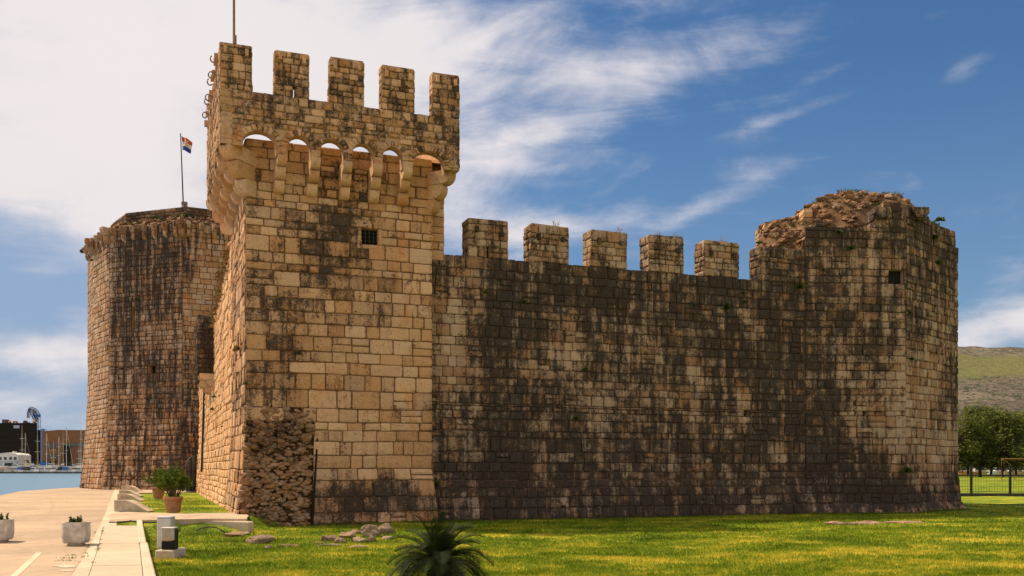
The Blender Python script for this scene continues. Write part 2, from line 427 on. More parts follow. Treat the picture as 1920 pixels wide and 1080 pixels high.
def tuft_into(mb, c, r, n, rng, up=.6, out=(0, -1, 0), w=.018, droop=.1):
    out = Vector(out)
    for _ in range(n):
        d = Vector((rng.gauss(0, .6), rng.gauss(0, .6), abs(rng.gauss(0, .5))+up*.4))+out*rng.uniform(0, .8)
        d.normalize(); L = r*rng.uniform(.4, 1.0)
        b0 = Vector(c)+d*L*rng.uniform(0, .45)
        leaf(mb, b0, b0+d*L*.6, w*rng.uniform(.6, 1.3), rng, droop*L)
# ================================================================== CASTLE
U = Vector((.9354, .3535, 0)); V = Vector((-.3535, .9354, 0)); C0 = Vector((-8.09, 28.8, 0)); ZV = Vector((0, 0, 1))
def fr(s, t=0.0, z=0.0): return C0+U*s+V*t+ZV*z          # s along the front, t into depth
def s_at(px, t):
    S = C0+V*t; k = (px-960)/FPX
    return (k*S.y-S.x)/(U.x-U.y*k)
def z_at(py, s, t): return CH+(HZ-py)/FPX*fr(s, t).y
def xy(p): return (p.x, p.y)
def fbox(s0, s1, t0, t1): return [xy(fr(s0, t0)), xy(fr(s1, t0)), xy(fr(s1, t1)), xy(fr(s0, t1))]

# mortar sheet behind the blocks of a facing that has openings
def mortar(mb, M, s0, s1, z0, z1, openings, depth=.045):
    ss = sorted(set([s0, s1]+[q for o in openings for q in o[:2]])); zz = sorted(set([z0, z1]+[q for o in openings for q in o[2:4]]))
    for a, b_ in zip(ss[:-1], ss[1:]):
        for c, d in zip(zz[:-1], zz[1:]):
            if any(o[0] < (a+b_)/2 < o[1] and o[2] < (c+d)/2 < o[3] for o in openings): continue
            n = max(1, int((d-c)/.8))
            for k in range(n):
                ca, cb = c+(d-c)*k/n, c+(d-c)*(k+1)/n
                mb.add([M(a, ca, -depth), M(b_, ca, -depth), M(b_, cb, -depth), M(a, cb, -depth)], [(0, 1, 2, 3)], -.5)
def recess(parent, M, o, depth=.55, name='window', bars=0, frame=0.0, mat=None, fmat=None, label=None):
    """reveal + dark back of an opening o=(s0,s1,z0,z1), optional stone frame and iron bars"""
    a, b_, c, d = o; mb = MB()
    pts = lambda q: [M(a, c, q), M(b_, c, q), M(b_, d, q), M(a, d, q)]
    mb.add(pts(-.04)+pts(-depth), [(0, 4, 5, 1), (1, 5, 6, 2), (2, 6, 7, 3), (3, 7, 4, 0)], .5, 0)
    mb.add(pts(-depth), [(0, 1, 2, 3)], .5, 1)
    w = mb.build(name, [mat, M_DARK], parent)
    if label: w['label'] = label
    if frame:
        fb = MB(); rng = random.Random(5); f = frame
        for (q0, q1, r0, r1) in ((a-f, a, c-.02, d+.02), (b_, b_+f, c-.02, d+.02), (a-f-.05, b_+f+.05, d+.02, d+.02+f*1.2), (a-f-.02, b_+f+.02, c-.02-f, c-.02)):
            block(fb, M, q0, q1, r0, r1, rng, .05, .004, .012, .9)
        fb.build('window_frame', fmat or mat, w)
    if bars:
        bb = MB()
        for k in range(bars):
            s = a+(b_-a)*(k+1)/(bars+1); bb.tube([M(s, c, -.10), M(s, d, -.10)], .02, 6)
            z = c+(d-c)*(k+1)/(bars+1); bb.tube([M(a, z, -.13), M(b_, z, -.13)], .02, 6)
        bb.build('grating', M_IRON, w)
    return w
def corbel_into(mb, base, out, zs, w, root=.12, seed=0):
    """zs: list of (z0,z1,projection); stacked stones with rounded noses"""
    rng = random.Random(seed); out = Vector(out).normalized(); side = Vector((out.y, -out.x, 0))
    for (a, b_, p) in zs:
        h = b_-a; r = h*.72; ww = w*rng.uniform(.93, 1.05); b2 = b_-.008; a2 = a+.008; p = p*rng.uniform(.96, 1.04)
        prof = [(-root, a2), (-root, b2), (p-.02, b2), (p, b2-.03)]
        for k in range(6):
            an = math.pi/2*k/5; prof.append((p-r+r*math.cos(an), a2+r-r*math.sin(an)))
        o = Vector(base)+side*rng.uniform(-.015, .015)
        mb.prism([Vector((0, 0, q[1]))+o+out*q[0]-side*ww/2 for q in prof], side*ww, rng.random())

# ------------------------------------------------------------------ square tower
tower = thing('square_tower', 'tall square crenellated stone tower with arched gallery at the left end of the wall', 'tower', (C0.x, C0.y, 0))
TW = 5.88
zN = lambda z: .30 if z > 7.5 else (.44 if z > 2 else .46)
tb = lambda z: .055*max(0, 3.4-z)+.1*max(0, 1.2-z)
w_s0, w_s1 = s_at(678, 0), s_at(709, 0); w_o = (w_s0, w_s1, z_at(458, (w_s0+w_s1)/2, 0), z_at(429, (w_s0+w_s1)/2, 0))
R1 = s_at(590, 0)                      # right edge of the patch that lost its facing
poly = [xy(fr(0)), xy(fr(TW)), xy(fr(TW, .4)), xy(fr(6.40, .4)), xy(fr(6.40, 5.3)), xy(fr(0, 5.3))]
mb = MB(); P, nor, mit = plan(poly)
# core kept well behind the skin so that openings have real depth
masonry(mb, poly, -.4, 11.66, edges=[], seed=3, inset=.6)
masonry(mb, poly, 8.55, 11.66, edges=[1, 2, 3], seed=3, inset=.6, hc=.4, hfun=zN)
tr = lambda z: .11*max(0, 1.7-z)
def MT(s, z, d): q = fr(s); q = q+mit[0]*(1-s/TW)*tb(z)+mit[1]*(s/TW)*tr(z)+nor[0]*d; return Vector((q.x, q.y, z))
def ML(s, z, d): q = fr(0, 5.3-s); a = mit[5]*(1-s/5.3)+mit[0]*(s/5.3); q = q+a*tb(z)+nor[5]*d; return Vector((q.x, q.y, z))
patch = (-.02, R1, -.4, z_at(790, 1, 0))
patch2 = (patch[0], patch[1], patch[2], patch[3]+.5)
def inpatch(s, z): return s < R1+.02 and z < patch[3]+.02+.5*max(0, mnoise.noise(Vector((s*2.3, 4, 1)))*1.6+.12)
facing(mb, MT, 0, TW, -.4, 11.74, seed=11, hc=.44, wc=(.38, .82), openings=[w_o, patch], hfun=zN, rough=.03, gap=.013, keep=lambda sm, zm, a, b_, c, d: not inpatch(sm, zm-.1))
mortar(mb, MT, 0, TW, -.4, 11.70, [w_o, patch2])
facing(mb, ML, 0, 5.3, -.4, 11.70, seed=12, hc=.42, wc=(.3, .7), hfun=zN, rough=.035)
mortar(mb, ML, 0, 5.3, -.4, 11.66, [])
def M2(s, z, d): q = fr(TW+s, .4)+V*(-d); return Vector((q.x, q.y, z))
mortar(mb, M2, 0, .52, 8.55, 11.6, [])
def M3(s, z, d): q = fr(TW, s)+nor[1]*d+mit[1]*tr(z)*.95; return Vector((q.x, q.y, z))
mortar(mb, M3, 0, .6, -.4, 11.6, [])
capstones(mb, [xy(fr(0)), xy(fr(6.4)), xy(fr(6.4, 5.3)), xy(fr(0, 5.3))], 11.71, 2)
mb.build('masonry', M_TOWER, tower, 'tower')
recess(tower, MT, w_o, .24, 'window', 3, .13, M_TOWER)
# little dark crevice beside the rubble patch
cr = MB(); z1c = z_at(822, 1.9, 0)
cr.prism([MT(R1-.02, -.3, .004), MT(R1+.05, -.3, .004), MT(R1+.13, z1c, .004), MT(R1+.08, z1c, .004)], V*.02, .5); cr.build('crevice', M_DARK, tower)
# exposed rubble core
rb = MB(); rng = random.Random(77)
n_s, n_z = 24, 40
def MP(s, z, d): return MT(s, z, d)
grid = [[MP(-.0+(R1+.0)*i/n_s, -.4+(patch[3]+.88)*j/n_z, -.16+.09*mnoise.noise(Vector((i*.5, j*.5, 3)))) for i in range(n_s+1)] for j in range(n_z+1)]
rb.add([p for row in grid for p in row], [(j*(n_s+1)+i, j*(n_s+1)+i+1, (j+1)*(n_s+1)+i+1, (j+1)*(n_s+1)+i) for j in range(n_z) for i in range(n_s)], -.5)
for k in range(1120):
    s = rng.uniform(.05, R1-.06); z = rng.uniform(-.25, patch[3]+.42); r = rng.choice([.05, .06, .08, .1, .13])*rng.uniform(.8, 1.3)
    p = MP(s, z, -.06+rng.uniform(-.03, .06)); rock_into(rb, p, (r*1.25, r*.9, r*.72), 1000+k, 1, rng.uniform(-.3, .5))
z = -.3
while z < patch[3]-.3:            # big corner stones
    h = rng.uniform(.26, .5); ww = rng.uniform(.22, .42)
    rock_into(rb, MP(ww*.45, z+h/2, -.16), (ww*.62, .24, h*.54), int(z*100)+5, 2, .38, amp=.18); z += h
for (s, z, w, h) in ((R1-.3, .15, .2, .16), (R1-.22, 3.2, .26, .16), (R1-.75, 3.3, .3, .14), (.55, 3.25, .34, .17), (R1-.28, 2.6, .22, .16)):
    rock_into(rb, MP(s, z, -.13), (w, .2, h), int(s*100), 2, .38, amp=.15)
rb.build('rubble_core', M_RUB, tower, 'lumps')

# parapet with machicolation arches
Z_CROWN, Z_SPR, Z_PIER, Z_CREN, Z_TOP = 11.72, 11.35, 11.08, 12.86, 14.22
TH = .36
def parapet_side(O, D, N, L, arches, merlons, seed, parent, ragged=None, zoneN='parapet', flat_bot=11.3, slits=(), lugs=True, piers=None, drop=0.0):
    """O origin at outer face, D along, N outward, L length; arches [(c,a)], merlons [(s0,s1)]"""
    def M(s, z, d): q = O+D*s+N*d; return Vector((q.x, q.y, z))
    def bot(s):
        for c, a in arches:
            if abs(s-c) <= a: return Z_SPR+(Z_CROWN-Z_SPR)*math.sqrt(max(0, 1-((s-c)/a)**2))
        return Z_PIER if arches else flat_bot
    mb = MB(); ss = [(0, None)]
    for c, a in sorted(arches):
        ss.append((c-a, 'o')); ss += [(c-a*math.cos(math.pi*k/14), None) for k in range(0, 15)]; ss.append((c+a, 'o'))
    ss.append((L, None))
    pr = [(s, (Z_PIER if (f == 'o' or f is None and not any(abs(s-c) <= a+1e-6 for c, a in arches)) and arches else (bot(s) if arches else flat_bot))) for s, f in ss]
    if arches:
        for q in (0, 1): pr[q] = (pr[q][0], Z_PIER+.15)
        for q in (-1, -2): pr[q] = (pr[q][0], Z_PIER+.15)
    n = len(pr); i0 = .04
    vs = []
    for s, b_ in pr: vs += [M(s, b_, -i0), M(s, Z_CREN, -i0), M(s, b_, -TH), M(s, Z_CREN, -TH)]
    fs = []
    for i in range(n-1):
        a, b_ = 4*i, 4*(i+1)
        if abs(pr[i][0]-pr[i+1][0]) > 1e-5: fs += [(a, b_, b_+1, a+1), (a+2, a+3, b_+3, b_+2), (a+1, b_+1, b_+3, a+3)]
        fs.append((a, a+2, b_+2, b_))
    fs += [(0, 1, 3, 2), (4*n-4, 4*n-2, 4*n-1, 4*n-3)]
    mb.add(vs, fs, .4 if True else -.5)
    def keep(sm, zm, sa, sb, za, zb):
        if not arches: return za >= flat_bot-.02
        if zb < Z_PIER+.02: return False
        e0 = min(c-a for c, a in arches); e1 = max(c+a for c, a in arches)
        if (sm < e0 or sm > e1) and za < Z_PIER+.13: return False
        for c, a in arches:
            b_ = Z_CROWN-Z_SPR; ro_a, ro_b = a+.17, b_+.2
            for (qs, qz) in ((sm, zm), (sa+.03, zm), (sb-.03, zm), (sm, za+.03)):
                if abs(qs-c) < ro_a and qz < Z_SPR: 
                    if abs(qs-c) < a: return False
                if qz >= Z_SPR and ((qs-c)/ro_a)**2+((qz-Z_SPR)/ro_b)**2 < 1: return False
        return True
    cutting = [(c-a, c+a, Z_PIER-.1, Z_SPR) for c, a in arches]
    facing(mb, M, 0, L, Z_PIER if arches else flat_bot, Z_CREN, seed=seed, hc=.2, wc=(.18, .42), depth=.03, openings=cutting, keep=keep, rough=.022, gap=.008, waves=.02)
    rng = random.Random(seed+5)
    for c, a in arches:      # voussoirs
        b_ = Z_CROWN-Z_SPR; nv = 11 if a < .5 else 17
        def MV(an, r, d, c=c, a=a, b_=b_): return M(c-(a+r)*math.cos(an), Z_SPR+(b_+r)*math.sin(an), d)
        for k in range(nv):
            block(mb, lambda x, y, d: MV(x*math.pi/nv/.12, y, d), k*.12+.0, (k+1)*.12, 0.0, rng.uniform(.17, .22), rng, .03, .005, .02)
    mb.build('parapet_wall', M_TOWER, parent, zoneN)
    for k, (a, b_) in enumerate(merlons):
        mm = MB()
        q = lambda s0, s1: [xy(O+D*s0), xy(O+D*s1), xy(O+D*s1-N*TH), xy(O+D*s0-N*TH)]
        kw = dict(hc=.2, wc=(.16, .36), depth=.03, rough=.02, gap=.008, waves=.015)
        top = Z_TOP-drop+random.Random(seed+k).uniform(-.03, .03)
        if k in slits:
            sl = a+(b_-a)*.52; zt = Z_CREN+.33
            masonry(mm, q(a, sl), Z_CREN, zt, seed=seed*3+k, cap=False, **kw); masonry(mm, q(sl+.09, b_), Z_CREN, zt, seed=seed*5+k, cap=False, **kw)
            masonry(mm, q(a, b_), zt, top, seed=seed*7+k, **kw)
        else: masonry(mm, q(a, b_), Z_CREN, top, seed=seed*3+k, **kw)
        capstones(mm, q(a, b_), top, seed+k)
        m_ = mm.build('merlon', M_TOWER, parent, zoneN)
        if lugs:
            for e in (a+.16, b_-.16):
                lb = MB(); lb.box(O+D*e+N*.05+ZV*(top-rng.uniform(.2, .32)), D*.045, N*.07, ZV*.1, rng.random())
                lb.build('stone_lug', M_TOWER, m_, 'corb')
    return M
OF = .8; SR = s_at(862, -OF); DB = 5.3+.8
Lf = SR+OF
fa = lambda px: s_at(px, -OF)+OF
par = [(456, 518), (540, 583), (601, 645), (661, 701), (718, 755), (776, 834)]
arF = [((fa(a)+fa(b_))/2, (fa(b_)-fa(a))/2) for a, b_ in par]
meF = [(0, fa(473)), (fa(515), fa(580)), (fa(618), fa(683)), (fa(715), fa(778)), (fa(810), Lf)]
parapet_side(fr(-OF, -OF), U, -V, Lf, arF, meF, 31, tower, slits=(1,))
tp = [-.8+1.35+i*1.0 for i in range(5)]                       # left side, measured as t
# left side runs from back to front so that outward = -U
Ll = DB+OF; cs = [DB-t for t in tp]
bounds = [Ll-.35]+[c for c in cs]; arL = []
edges_ = [Ll-.42]+[x for c in cs for x in (c+.17, c-.17)]+[.35]
for i in range(0, len(edges_)-1, 2):
    a, b_ = edges_[i+1], edges_[i]
    if b_-a > .2: arL.append(((a+b_)/2, (b_-a)/2))
meL = [(Ll-1.0, Ll-.37), (Ll-2.55, Ll-1.6), (Ll-4.1, Ll-3.15), (Ll-5.65, Ll-4.7), (.37, Ll-6.2)]
parapet_side(fr(-OF, DB), -V, -U, Ll, arL, meL, 41, tower)
parapet_side(fr(SR, -OF), V, U, Ll, [], [(.37, 1.0), (1.7, 2.6), (3.3, 4.2), (4.9, 5.8)], 51, tower, lugs=False, drop=.5)
parapet_side(fr(SR, DB), -U, V, Lf, [], [(0, .8), (1.5, 2.4), (3.1, 4.0), (4.7, 5.6), (6.3, Lf)], 61, tower, lugs=False, drop=.72)
# corbels
st3 = [(10.12, 10.48, .30), (10.48, 10.82, .56), (10.82, 11.14, .80)]
for k, (a, b_) in enumerate([(518, 540), (583, 601), (645, 661), (701, 718), (755, 774)]):
    c = (fa(a)+fa(b_))/2-OF; mb = MB(); corbel_into(mb, fr(c), -V, st3, .30, seed=100+k); mb.build('corbel', M_TOWER, tower, 'corb')
for k, t in enumerate(tp):
    mb = MB(); corbel_into(mb, fr(0, t), -U, st3, .34, seed=120+k); mb.build('corbel', M_TOWER, tower, 'corb')
stc = [(9.95, 10.42, .36), (10.42, 10.88, .70), (10.88, 11.32, 1.02)]
for k, (p, d) in enumerate(((fr(.08, .08), (-U-V)), (fr(5.85, .15), (U-V)), (fr(0, 5.3), (-U+V)))):
    mb = MB(); corbel_into(mb, p, d, [(a, b_, q*(1 if k != 1 else .80)) for a, b_, q in stc], .40, .35, seed=140+k); mb.build('corner_corbel', M_TOWER, tower, 'corb')
# iron hooks along the left parapet
for k, (px, py, t) in enumerate(((408, 112, -.5), (403, 142, .6), (400, 155, 1.2), (397, 184, 2.4), (395, 192, 2.9), (392, 217, 4.3))):
    mb = MB(); p = fr(-OF-.1, t); p.z = z_at(py, -OF, t); pts = []
    for j in range(9):
        an = -2.6+j*(4.9 if k % 2 else 3.6)/8; pts.append(p+(-U)*(.06+.08*math.cos(an))*1.0+ZV*.10*math.sin(an))
    mb.tube([p+U*.12]+pts[::-1] if k % 2 else pts, .022, 6); mb.build('hook', M_POLE, tower)
pole = thing('flagpole', 'thin brown pole rising out of the picture above the square tower', 'flagpole', tuple(fr(-.1, .0, 12.8)))
mb = MB(); pb = at(439, 84, 29.2); mb.tube([Vector((pb.x, pb.y, 11.7)), Vector((pb.x-.01, pb.y, 19.0))], [.045, .035], 8); mb.build('pole', M_POLE, pole)
mb = MB(); q = at(441, 75, 29.15); mb.tube([q-ZV*.12, q+ZV*.14], .045, 8); mb.tube([q-ZV*.14, q-ZV*.19, q-ZV*.2], [.045, .06, .03], 8); mb.build('pulley_box', M_POLE, pole)

# ------------------------------------------------------------------ curtain wall
PL = -.4  # depth offset (t=+.4)
curt = thing('curtain_wall', 'long dark stained stone wall with five merlons between the square tower and the ruined tower', 'castle wall', xy(fr(13, .4))+(0,))
S1 = s_at(1510, .4); ZC, ZM = 8.80, 10.08
cb = lambda z: .12*max(0, 1.3-z)
Pc = fbox(TW-.1, S1, .4, 2.0)
h1 = (s_at(1395, .4)-(TW-.1), s_at(1406, .4)-(TW-.1), z_at(781, 18, .4), z_at(769, 18, .4)); h2 = (s_at(1395, .4)-(TW-.1), s_at(1402, .4)-(TW-.1), z_at(826, 18, .4), z_at(815, 18, .4)); h3 = (s_at(1496, .4)-(TW-.1), s_at(1502, .4)-(TW-.1), z_at(783, 20, .4), z_at(775, 20, .4))
mb = MB()
masonry(mb, Pc, -.4, ZC-.04, edges=[], bat=cb, inset=.5)
def MC(s, z, d): q = fr(TW-.1+s, .4)-V*(d+cb(z)); return Vector((q.x, q.y, z))
Lc = S1-(TW-.1)
facing(mb, MC, 0, Lc, -.4, ZC, seed=21, zseed=5, hc=.345, wc=(.28, .62), openings=[h1, h2, h3], rough=.026, gap=.008, hfun=lambda z: .345)
mortar(mb, MC, 0, Lc, -.4, ZC-.03, [h1, h2, h3])
cap_ = [fr(TW-.1, .4, ZC-.03), fr(S1, .4, ZC-.03), fr(S1, 1.1, ZC-.03), fr(TW-.1, 1.1, ZC-.03)]
mb.add(cap_, [(0, 1, 2, 3)], .4)
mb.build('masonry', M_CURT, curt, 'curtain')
for o in (h1, h2, h3): recess(curt, MC, o, .4, 'putlog_hole', mat=M_CURT)
mpx = [(878, 953), (995, 1067), (1108, 1176), (1216, 1282), (1320, 1386), (1424, 1508)]
def merlon(s0, s1, t0, t1, z0, z1, seed, parent, mat, zone, slit=None, lugs=True, **kw_):
    mm = MB(); kw = dict(hc=.22, wc=(.2, .46), depth=.035, rough=.024, gap=.009, waves=.02); kw.update(kw_)
    if slit:
        a, b_, zt = slit
        masonry(mm, fbox(s0, a, t0, t1), z0, zt, seed=seed, cap=False, **kw); masonry(mm, fbox(b_, s1, t0, t1), z0, zt, seed=seed+1, cap=False, **kw)
        masonry(mm, fbox(s0, s1, t0, t1), zt, z1, seed=seed+2, **kw)
    else: masonry(mm, fbox(s0, s1, t0, t1), z0, z1, seed=seed, **kw)
    capstones(mm, fbox(s0, s1, t0, t1), z1, seed, .07)
    m_ = mm.build('merlon', mat, parent, zone)
    if lugs:
        rng = random.Random(seed)
        for e in (s0+.28, s1-.25):
            lb = MB(); lb.box(fr(e, t0-.03, z1-rng.uniform(.36, .5)), U*rng.uniform(.05, .08), V*.1, ZV*rng.uniform(.06, .11), rng.random())
            lb.build('stone_lug', mat, m_, 'merlon')
    return m_
ZONES['merlon_pale'] = blobmap(.34, [(1000, 450, 300, 40, .05)])  # lower stain level for the curtain wall merlons
for k, (a, b_) in enumerate(mpx[:5]):
    s0, s1 = s_at(a, .4), s_at(b_, .4)
    sl = (s_at(913.5, .4), s_at(917.5, .4), z_at(463, 7.8, .4)) if k == 0 else None
    merlon(s0, s1, .4, 1.08, ZC, ZM+[0, .0, .0, .01, .0][k], 200+k*9, curt, M_CURT, 'merlon_pale', sl)

# ------------------------------------------------------------------ ruined polygonal tower on the right
bast = thing('ruined_tower', 'broken polygonal stone tower topped with rubble and weeds at the right end of the wall', 'tower', (14, 40, 0))
P1 = fr(S1, .4); P2 = Vector(((1699-960)/FPX*36.9, 36.9, 0)); P3 = Vector(((1796-960)/FPX*40.2, 40.2, 0))
Pb = [xy(P1), xy(P2), xy(P3), (20.3, 45), (18, 49), (13.4, 49), (11.9, 44), (11.0, 38.4)]
bb = lambda z: .10*max(0, 1.6-z)+.35*max(0, .35-z)
Pp, nb, mt = plan(Pb); Lb = (P2-P1).length; Lb2 = (P3-P2).length
def sb_at(px, A, B):
    k = (px-960)/FPX; D = (B-A).normalized(); return (k*A.y-A.x)/(D.x-k*D.y)
def face(A, B, i, L):
    def M(s, z, d):
        f_ = s/L; q = A*(1-f_)+B*f_+(mt[i]*(1-f_)+mt[(i+1) % 8]*f_)*bb(z)+nb[i]*d; return Vector((q.x, q.y, z))
    return M
MB1, MB2 = face(P1, P2, 0, Lb), face(P2, P3, 1, Lb2)
a, b_ = sb_at(1666, P1, P2), sb_at(1694, P1, P2); wb = (a, b_, CH+(HZ-532)/FPX*36.85, CH+(HZ-506)/FPX*36.85)
a, b_ = sb_at(1618, P1, P2), sb_at(1625, P1, P2); hb = (a, b_, CH+(HZ-780)/FPX*36.8, CH+(HZ-771)/FPX*36.8)
ZB = 11.02; mb = MB()
masonry(mb, Pb, -.4, ZB-.05, edges=[2, 3, 4, 5], seed=71, bat=bb, inset=.6, hc=.4)
hfb = lambda z: .345
facing(mb, MB1, 0, Lb, -.4, ZB, seed=72, zseed=5, hc=.345, wc=(.28, .68), openings=[wb, hb], hfun=hfb, rough=.03, gap=.008)
mortar(mb, MB1, 0, Lb, -.4, ZB-.02, [wb, hb])
facing(mb, MB2, 0, Lb2, -.4, ZB, seed=75, zseed=5, hc=.345, wc=(.28, .6), hfun=hfb, rough=.04, gap=.008)
mortar(mb, MB2, 0, Lb2, -.4, ZB-.02, [])
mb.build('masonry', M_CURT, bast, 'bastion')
recess(bast, MB1, wb, .24, 'window', 0, .0, M_CURT); recess(bast, MB1, hb, .4, 'putlog_hole', mat=M_CURT)
# standing fragments of the upper wall
def frag(A, B, pa, pb_, z0, z1, th, seed, i, name='wall_fragment', z0b=None):
    sa, sb_ = sb_at(pa, A, B), sb_at(pb_, A, B); D = (B-A).normalized(); N = nb[i]
    q = [A+D*sa, A+D*sb_, A+D*sb_-N*th, A+D*sa-N*th]; mm = MB()
    masonry(mm, [xy(x) for x in q], z0, z1, seed=seed, hc=.36, wc=(.3, .7), rough=.04); capstones(mm, [xy(x) for x in q], z1, seed, .12)
    mm.build(name, M_CURT, bast, 'bastion')
zz = lambda y, Y: CH+(HZ-y)/FPX*Y
frag(P1, P2, 1640, 1697.5, ZB, zz(398, 36.9), .8, 301, 0); frag(P1, P2, 1656, 1690, zz(398, 36.9)+.02, zz(384, 36.9), .6, 302, 0)
frag(P2, P3, 1699.5, 1716, ZB, zz(391, 37.3), .8, 303, 1); frag(P2, P3, 1717, 1746, ZB, zz(408, 38), .8, 304, 1)
frag(P2, P3, 1747, 1783, ZB, zz(425, 39), .7, 305, 1); frag(P2, P3, 1784, 1792, ZB, zz(434, 39.8), .6, 306, 1)
frag(P1, P2, 1530, 1552, ZB, zz(419, 36.7), .5, 307, 0)
# step piece that joins the wall (half-height merlon) and its raised end
merlon(s_at(1424, .4), S1-.01, .4, 1.08, ZC, ZM-.02, 260, bast, M_CURT, 'bastion', lugs=False)
# dome of rubble
prof = [(1405, 10.7), (1413, 10.93), (1435, 11.8), (1480, 12.05), (1503, 12.15), (1510, 12.5), (1527, 12.82), (1573, 13.1), (1630, 13.13), (1683, 13.02), (1712, 12.5), (1745, 11.5), (1800, 11.0)]
def pf(px):
    for (a, za), (b_, zb_) in zip(prof[:-1], prof[1:]):
        if a <= px <= b_: return za+(zb_-za)*(px-a)/(b_-a)
    return 10.6
def domez(x, y):
    px = 960+FPX*x/39.8; f_ = smooth(37.2, 39.6, y)*smooth(48.5, 43, y)
    b0_ = 9.95+.8*smooth(536, 548, FPX*x/y); z = b0_+(pf(px)-b0_)*f_
    if y < 37.45 or FPX*x/y < 462: return 9.2
    return z+.14*mnoise.noise(Vector((x*1.4, y*1.4, 2)))+.10*mnoise.noise(Vector((x*4, y*4, 5)))
mb = MB(); nx, ny = 90, 90; x0, x1, y0, y1 = 10.0, 18.4, 37.35, 48.4
vs = [(x0+(x1-x0)*i/nx, y0+(y1-y0)*j/ny, domez(x0+(x1-x0)*i/nx, y0+(y1-y0)*j/ny)) for j in range(ny+1) for i in range(nx+1)]
fs = []
for j in range(ny):
    for i in range(nx):
        cx, cy = x0+(x1-x0)*(i+.5)/nx, y0+(y1-y0)*(j+.5)/ny
        if FPX*cx/cy < 452 or (cx > 14.9 and cy < 36.9+(cx-15.3)*.93+.75): continue
        fs.append((j*(nx+1)+i, j*(nx+1)+i+1, (j+1)*(nx+1)+i+1, (j+1)*(nx+1)+i))
mb.add(vs, fs, -.3); rng = random.Random(9)
for k in range(620):
    x, y = rng.uniform(10.2, 17.2), rng.uniform(37.5, 41.5)
    if FPX*x/y < 466 or x > 16.2 and y < 37.2+(x-15.3)*.93+.9: continue
    r = rng.choice([.07, .09, .12, .16, .2])*rng.uniform(.8, 1.3)
    rock_into(mb, (x, y, domez(x, y)+r*.1), (r*1.3, r, r*.65), 4000+k, 1, rng.uniform(-.6, .6))
mb.build('rubble_mound', M_RUB, bast, 'dome')
# broken inner walls with sunlight put into their stone colour
for k, (pa, pb_, Ya, Yb, ytop) in enumerate(((1434, 1452, 39.6, 40.8, 421), (1455, 1476, 39.0, 40.4, 430), (1507, 1524, 38.6, 40.6, 397), (1526, 1545, 38.9, 40.4, 384))):
    A = at(pa, 400, Ya); B = at(pb_, 400, Ya); zt = zz(ytop, Ya); mm = MB()
    q = [(A.x, A.y), (B.x, B.y), (B.x-.2, Yb), (A.x-.10, Yb)]
    masonry(mm, q, 10.4, zt, seed=330+k, hc=.17, wc=(.16, .36), rough=.05, gap=.01); capstones(mm, q, zt, k, .15)
    for j in range(10):
        f_, g_ = rng.random(), rng.random(); p = Vector((A.x+(B.x-A.x)*f_-.45*g_, Ya+(Yb-Ya)*g_, zt+.03)); rock_into(mm, p, (.14, .12, .1), 500+k*20+j, 1)
    mm.build('inner_wall', M_SIDE if k != 1 else M_RUB, bast, 'dome')
# loose corbels left standing on the rim
for (px, py, Y, w) in ((1652, 400, 36.75, .3), (1723, 400, 37.3, .3)):
    mb = MB(); p = at(px, py, Y); s_ = .46
    mb.prism([p+Vector((-.3, -.25, .19)), p+Vector((-.3, -.25, 0)), p+Vector((-.16, -.25, -.2)), p+Vector((.16, -.25, -.22)), p+Vector((.3, -.25, -.06)), p+Vector((.3, -.25, .18))], Vector((0, .9, 0)), .4)
    mb.build('corbel', M_CURT, bast, 'bastion')
# shield relief
mb = MB(); c = Vector(((1772-960)/FPX*39.35, 39.35, zz(664, 39.35))); D = (P3-P2).normalized(); N = nb[1]
tt = sb_at(1772, P2, P3); c = P2+D*tt+ZV*zz(664, 39.3)+N*.02
mb.box(c, D*.24, N*.03, ZV*.42, .8)
sh = [(-.17, .3), (.17, .3), (.17, -.05), (.1, -.22), (0, -.3), (-.1, -.22), (-.17, -.05)]
mb.prism([c+D*q[0]+ZV*q[1]+N*.03 for q in sh], N*.04, .3); 
mb.prism([c+D*q[0]*.55+ZV*(q[1]*.55)+N*.07 for q in sh], N*.03, .7)
o = mb.build('carved_shield', M_CURT, bast, 'bastion'); o['label'] = 'worn carved stone panel with a shield'
# stones fallen at the foot of the right corner
rng = random.Random(4)
# ------------------------------------------------------------------ side wall behind the square tower
side = thing('side_wall', 'sunlit wall with ragged plant covered top running back from the square tower', 'castle wall', xy(fr(0, 18))+(0,))
TL = 25.5
def topS(s):   # s from 0 (far) .. TL (near tower)
    t = 5.3+TL-s
    z = 9.85-.118*(t-5.3) if t < 17.5 else 7.4
    return z+.28*mnoise.noise(Vector((t*1.1, 3, 1)))+.18*mnoise.noise(Vector((t*3.1, 1, 7)))
sbt = lambda z: .055*max(0, 3.4-z)+.1*max(0, 1.2-z)
def MS(s, z, d): q = fr(-sbt(z)-d, 5.3+TL-s); return Vector((q.x, q.y, z))
mb = MB(); n = 100; vs = []
for i in range(n+1):
    s = TL*i/n; zt = topS(s)-.1
    for z in (-.2, .6, 1.2, 2.2, 3.4, zt):
        vs.append(MS(s, z, -.04))
    q = fr(1.2, 5.3+TL-s); vs += [Vector((q.x, q.y, zt-.1)), Vector((q.x, q.y, -.2))]
k8 = 8
fs = [(i*k8+j, (i+1)*k8+j, (i+1)*k8+j+1, i*k8+j+1) for i in range(n) for j in range(k8-1)]+[tuple(range(k8))[::-1], tuple(range(n*k8, n*k8+k8))]
mb.add(vs, fs, -.5)
facing(mb, MS, 0, TL, -.2, 10.0, seed=81, hc=.3, wc=(.25, .6), keep=lambda sm, zm, a, b_, c, d: d < topS(sm)+.1, rough=.05, gap=.014, waves=.06)
rng = random.Random(12)
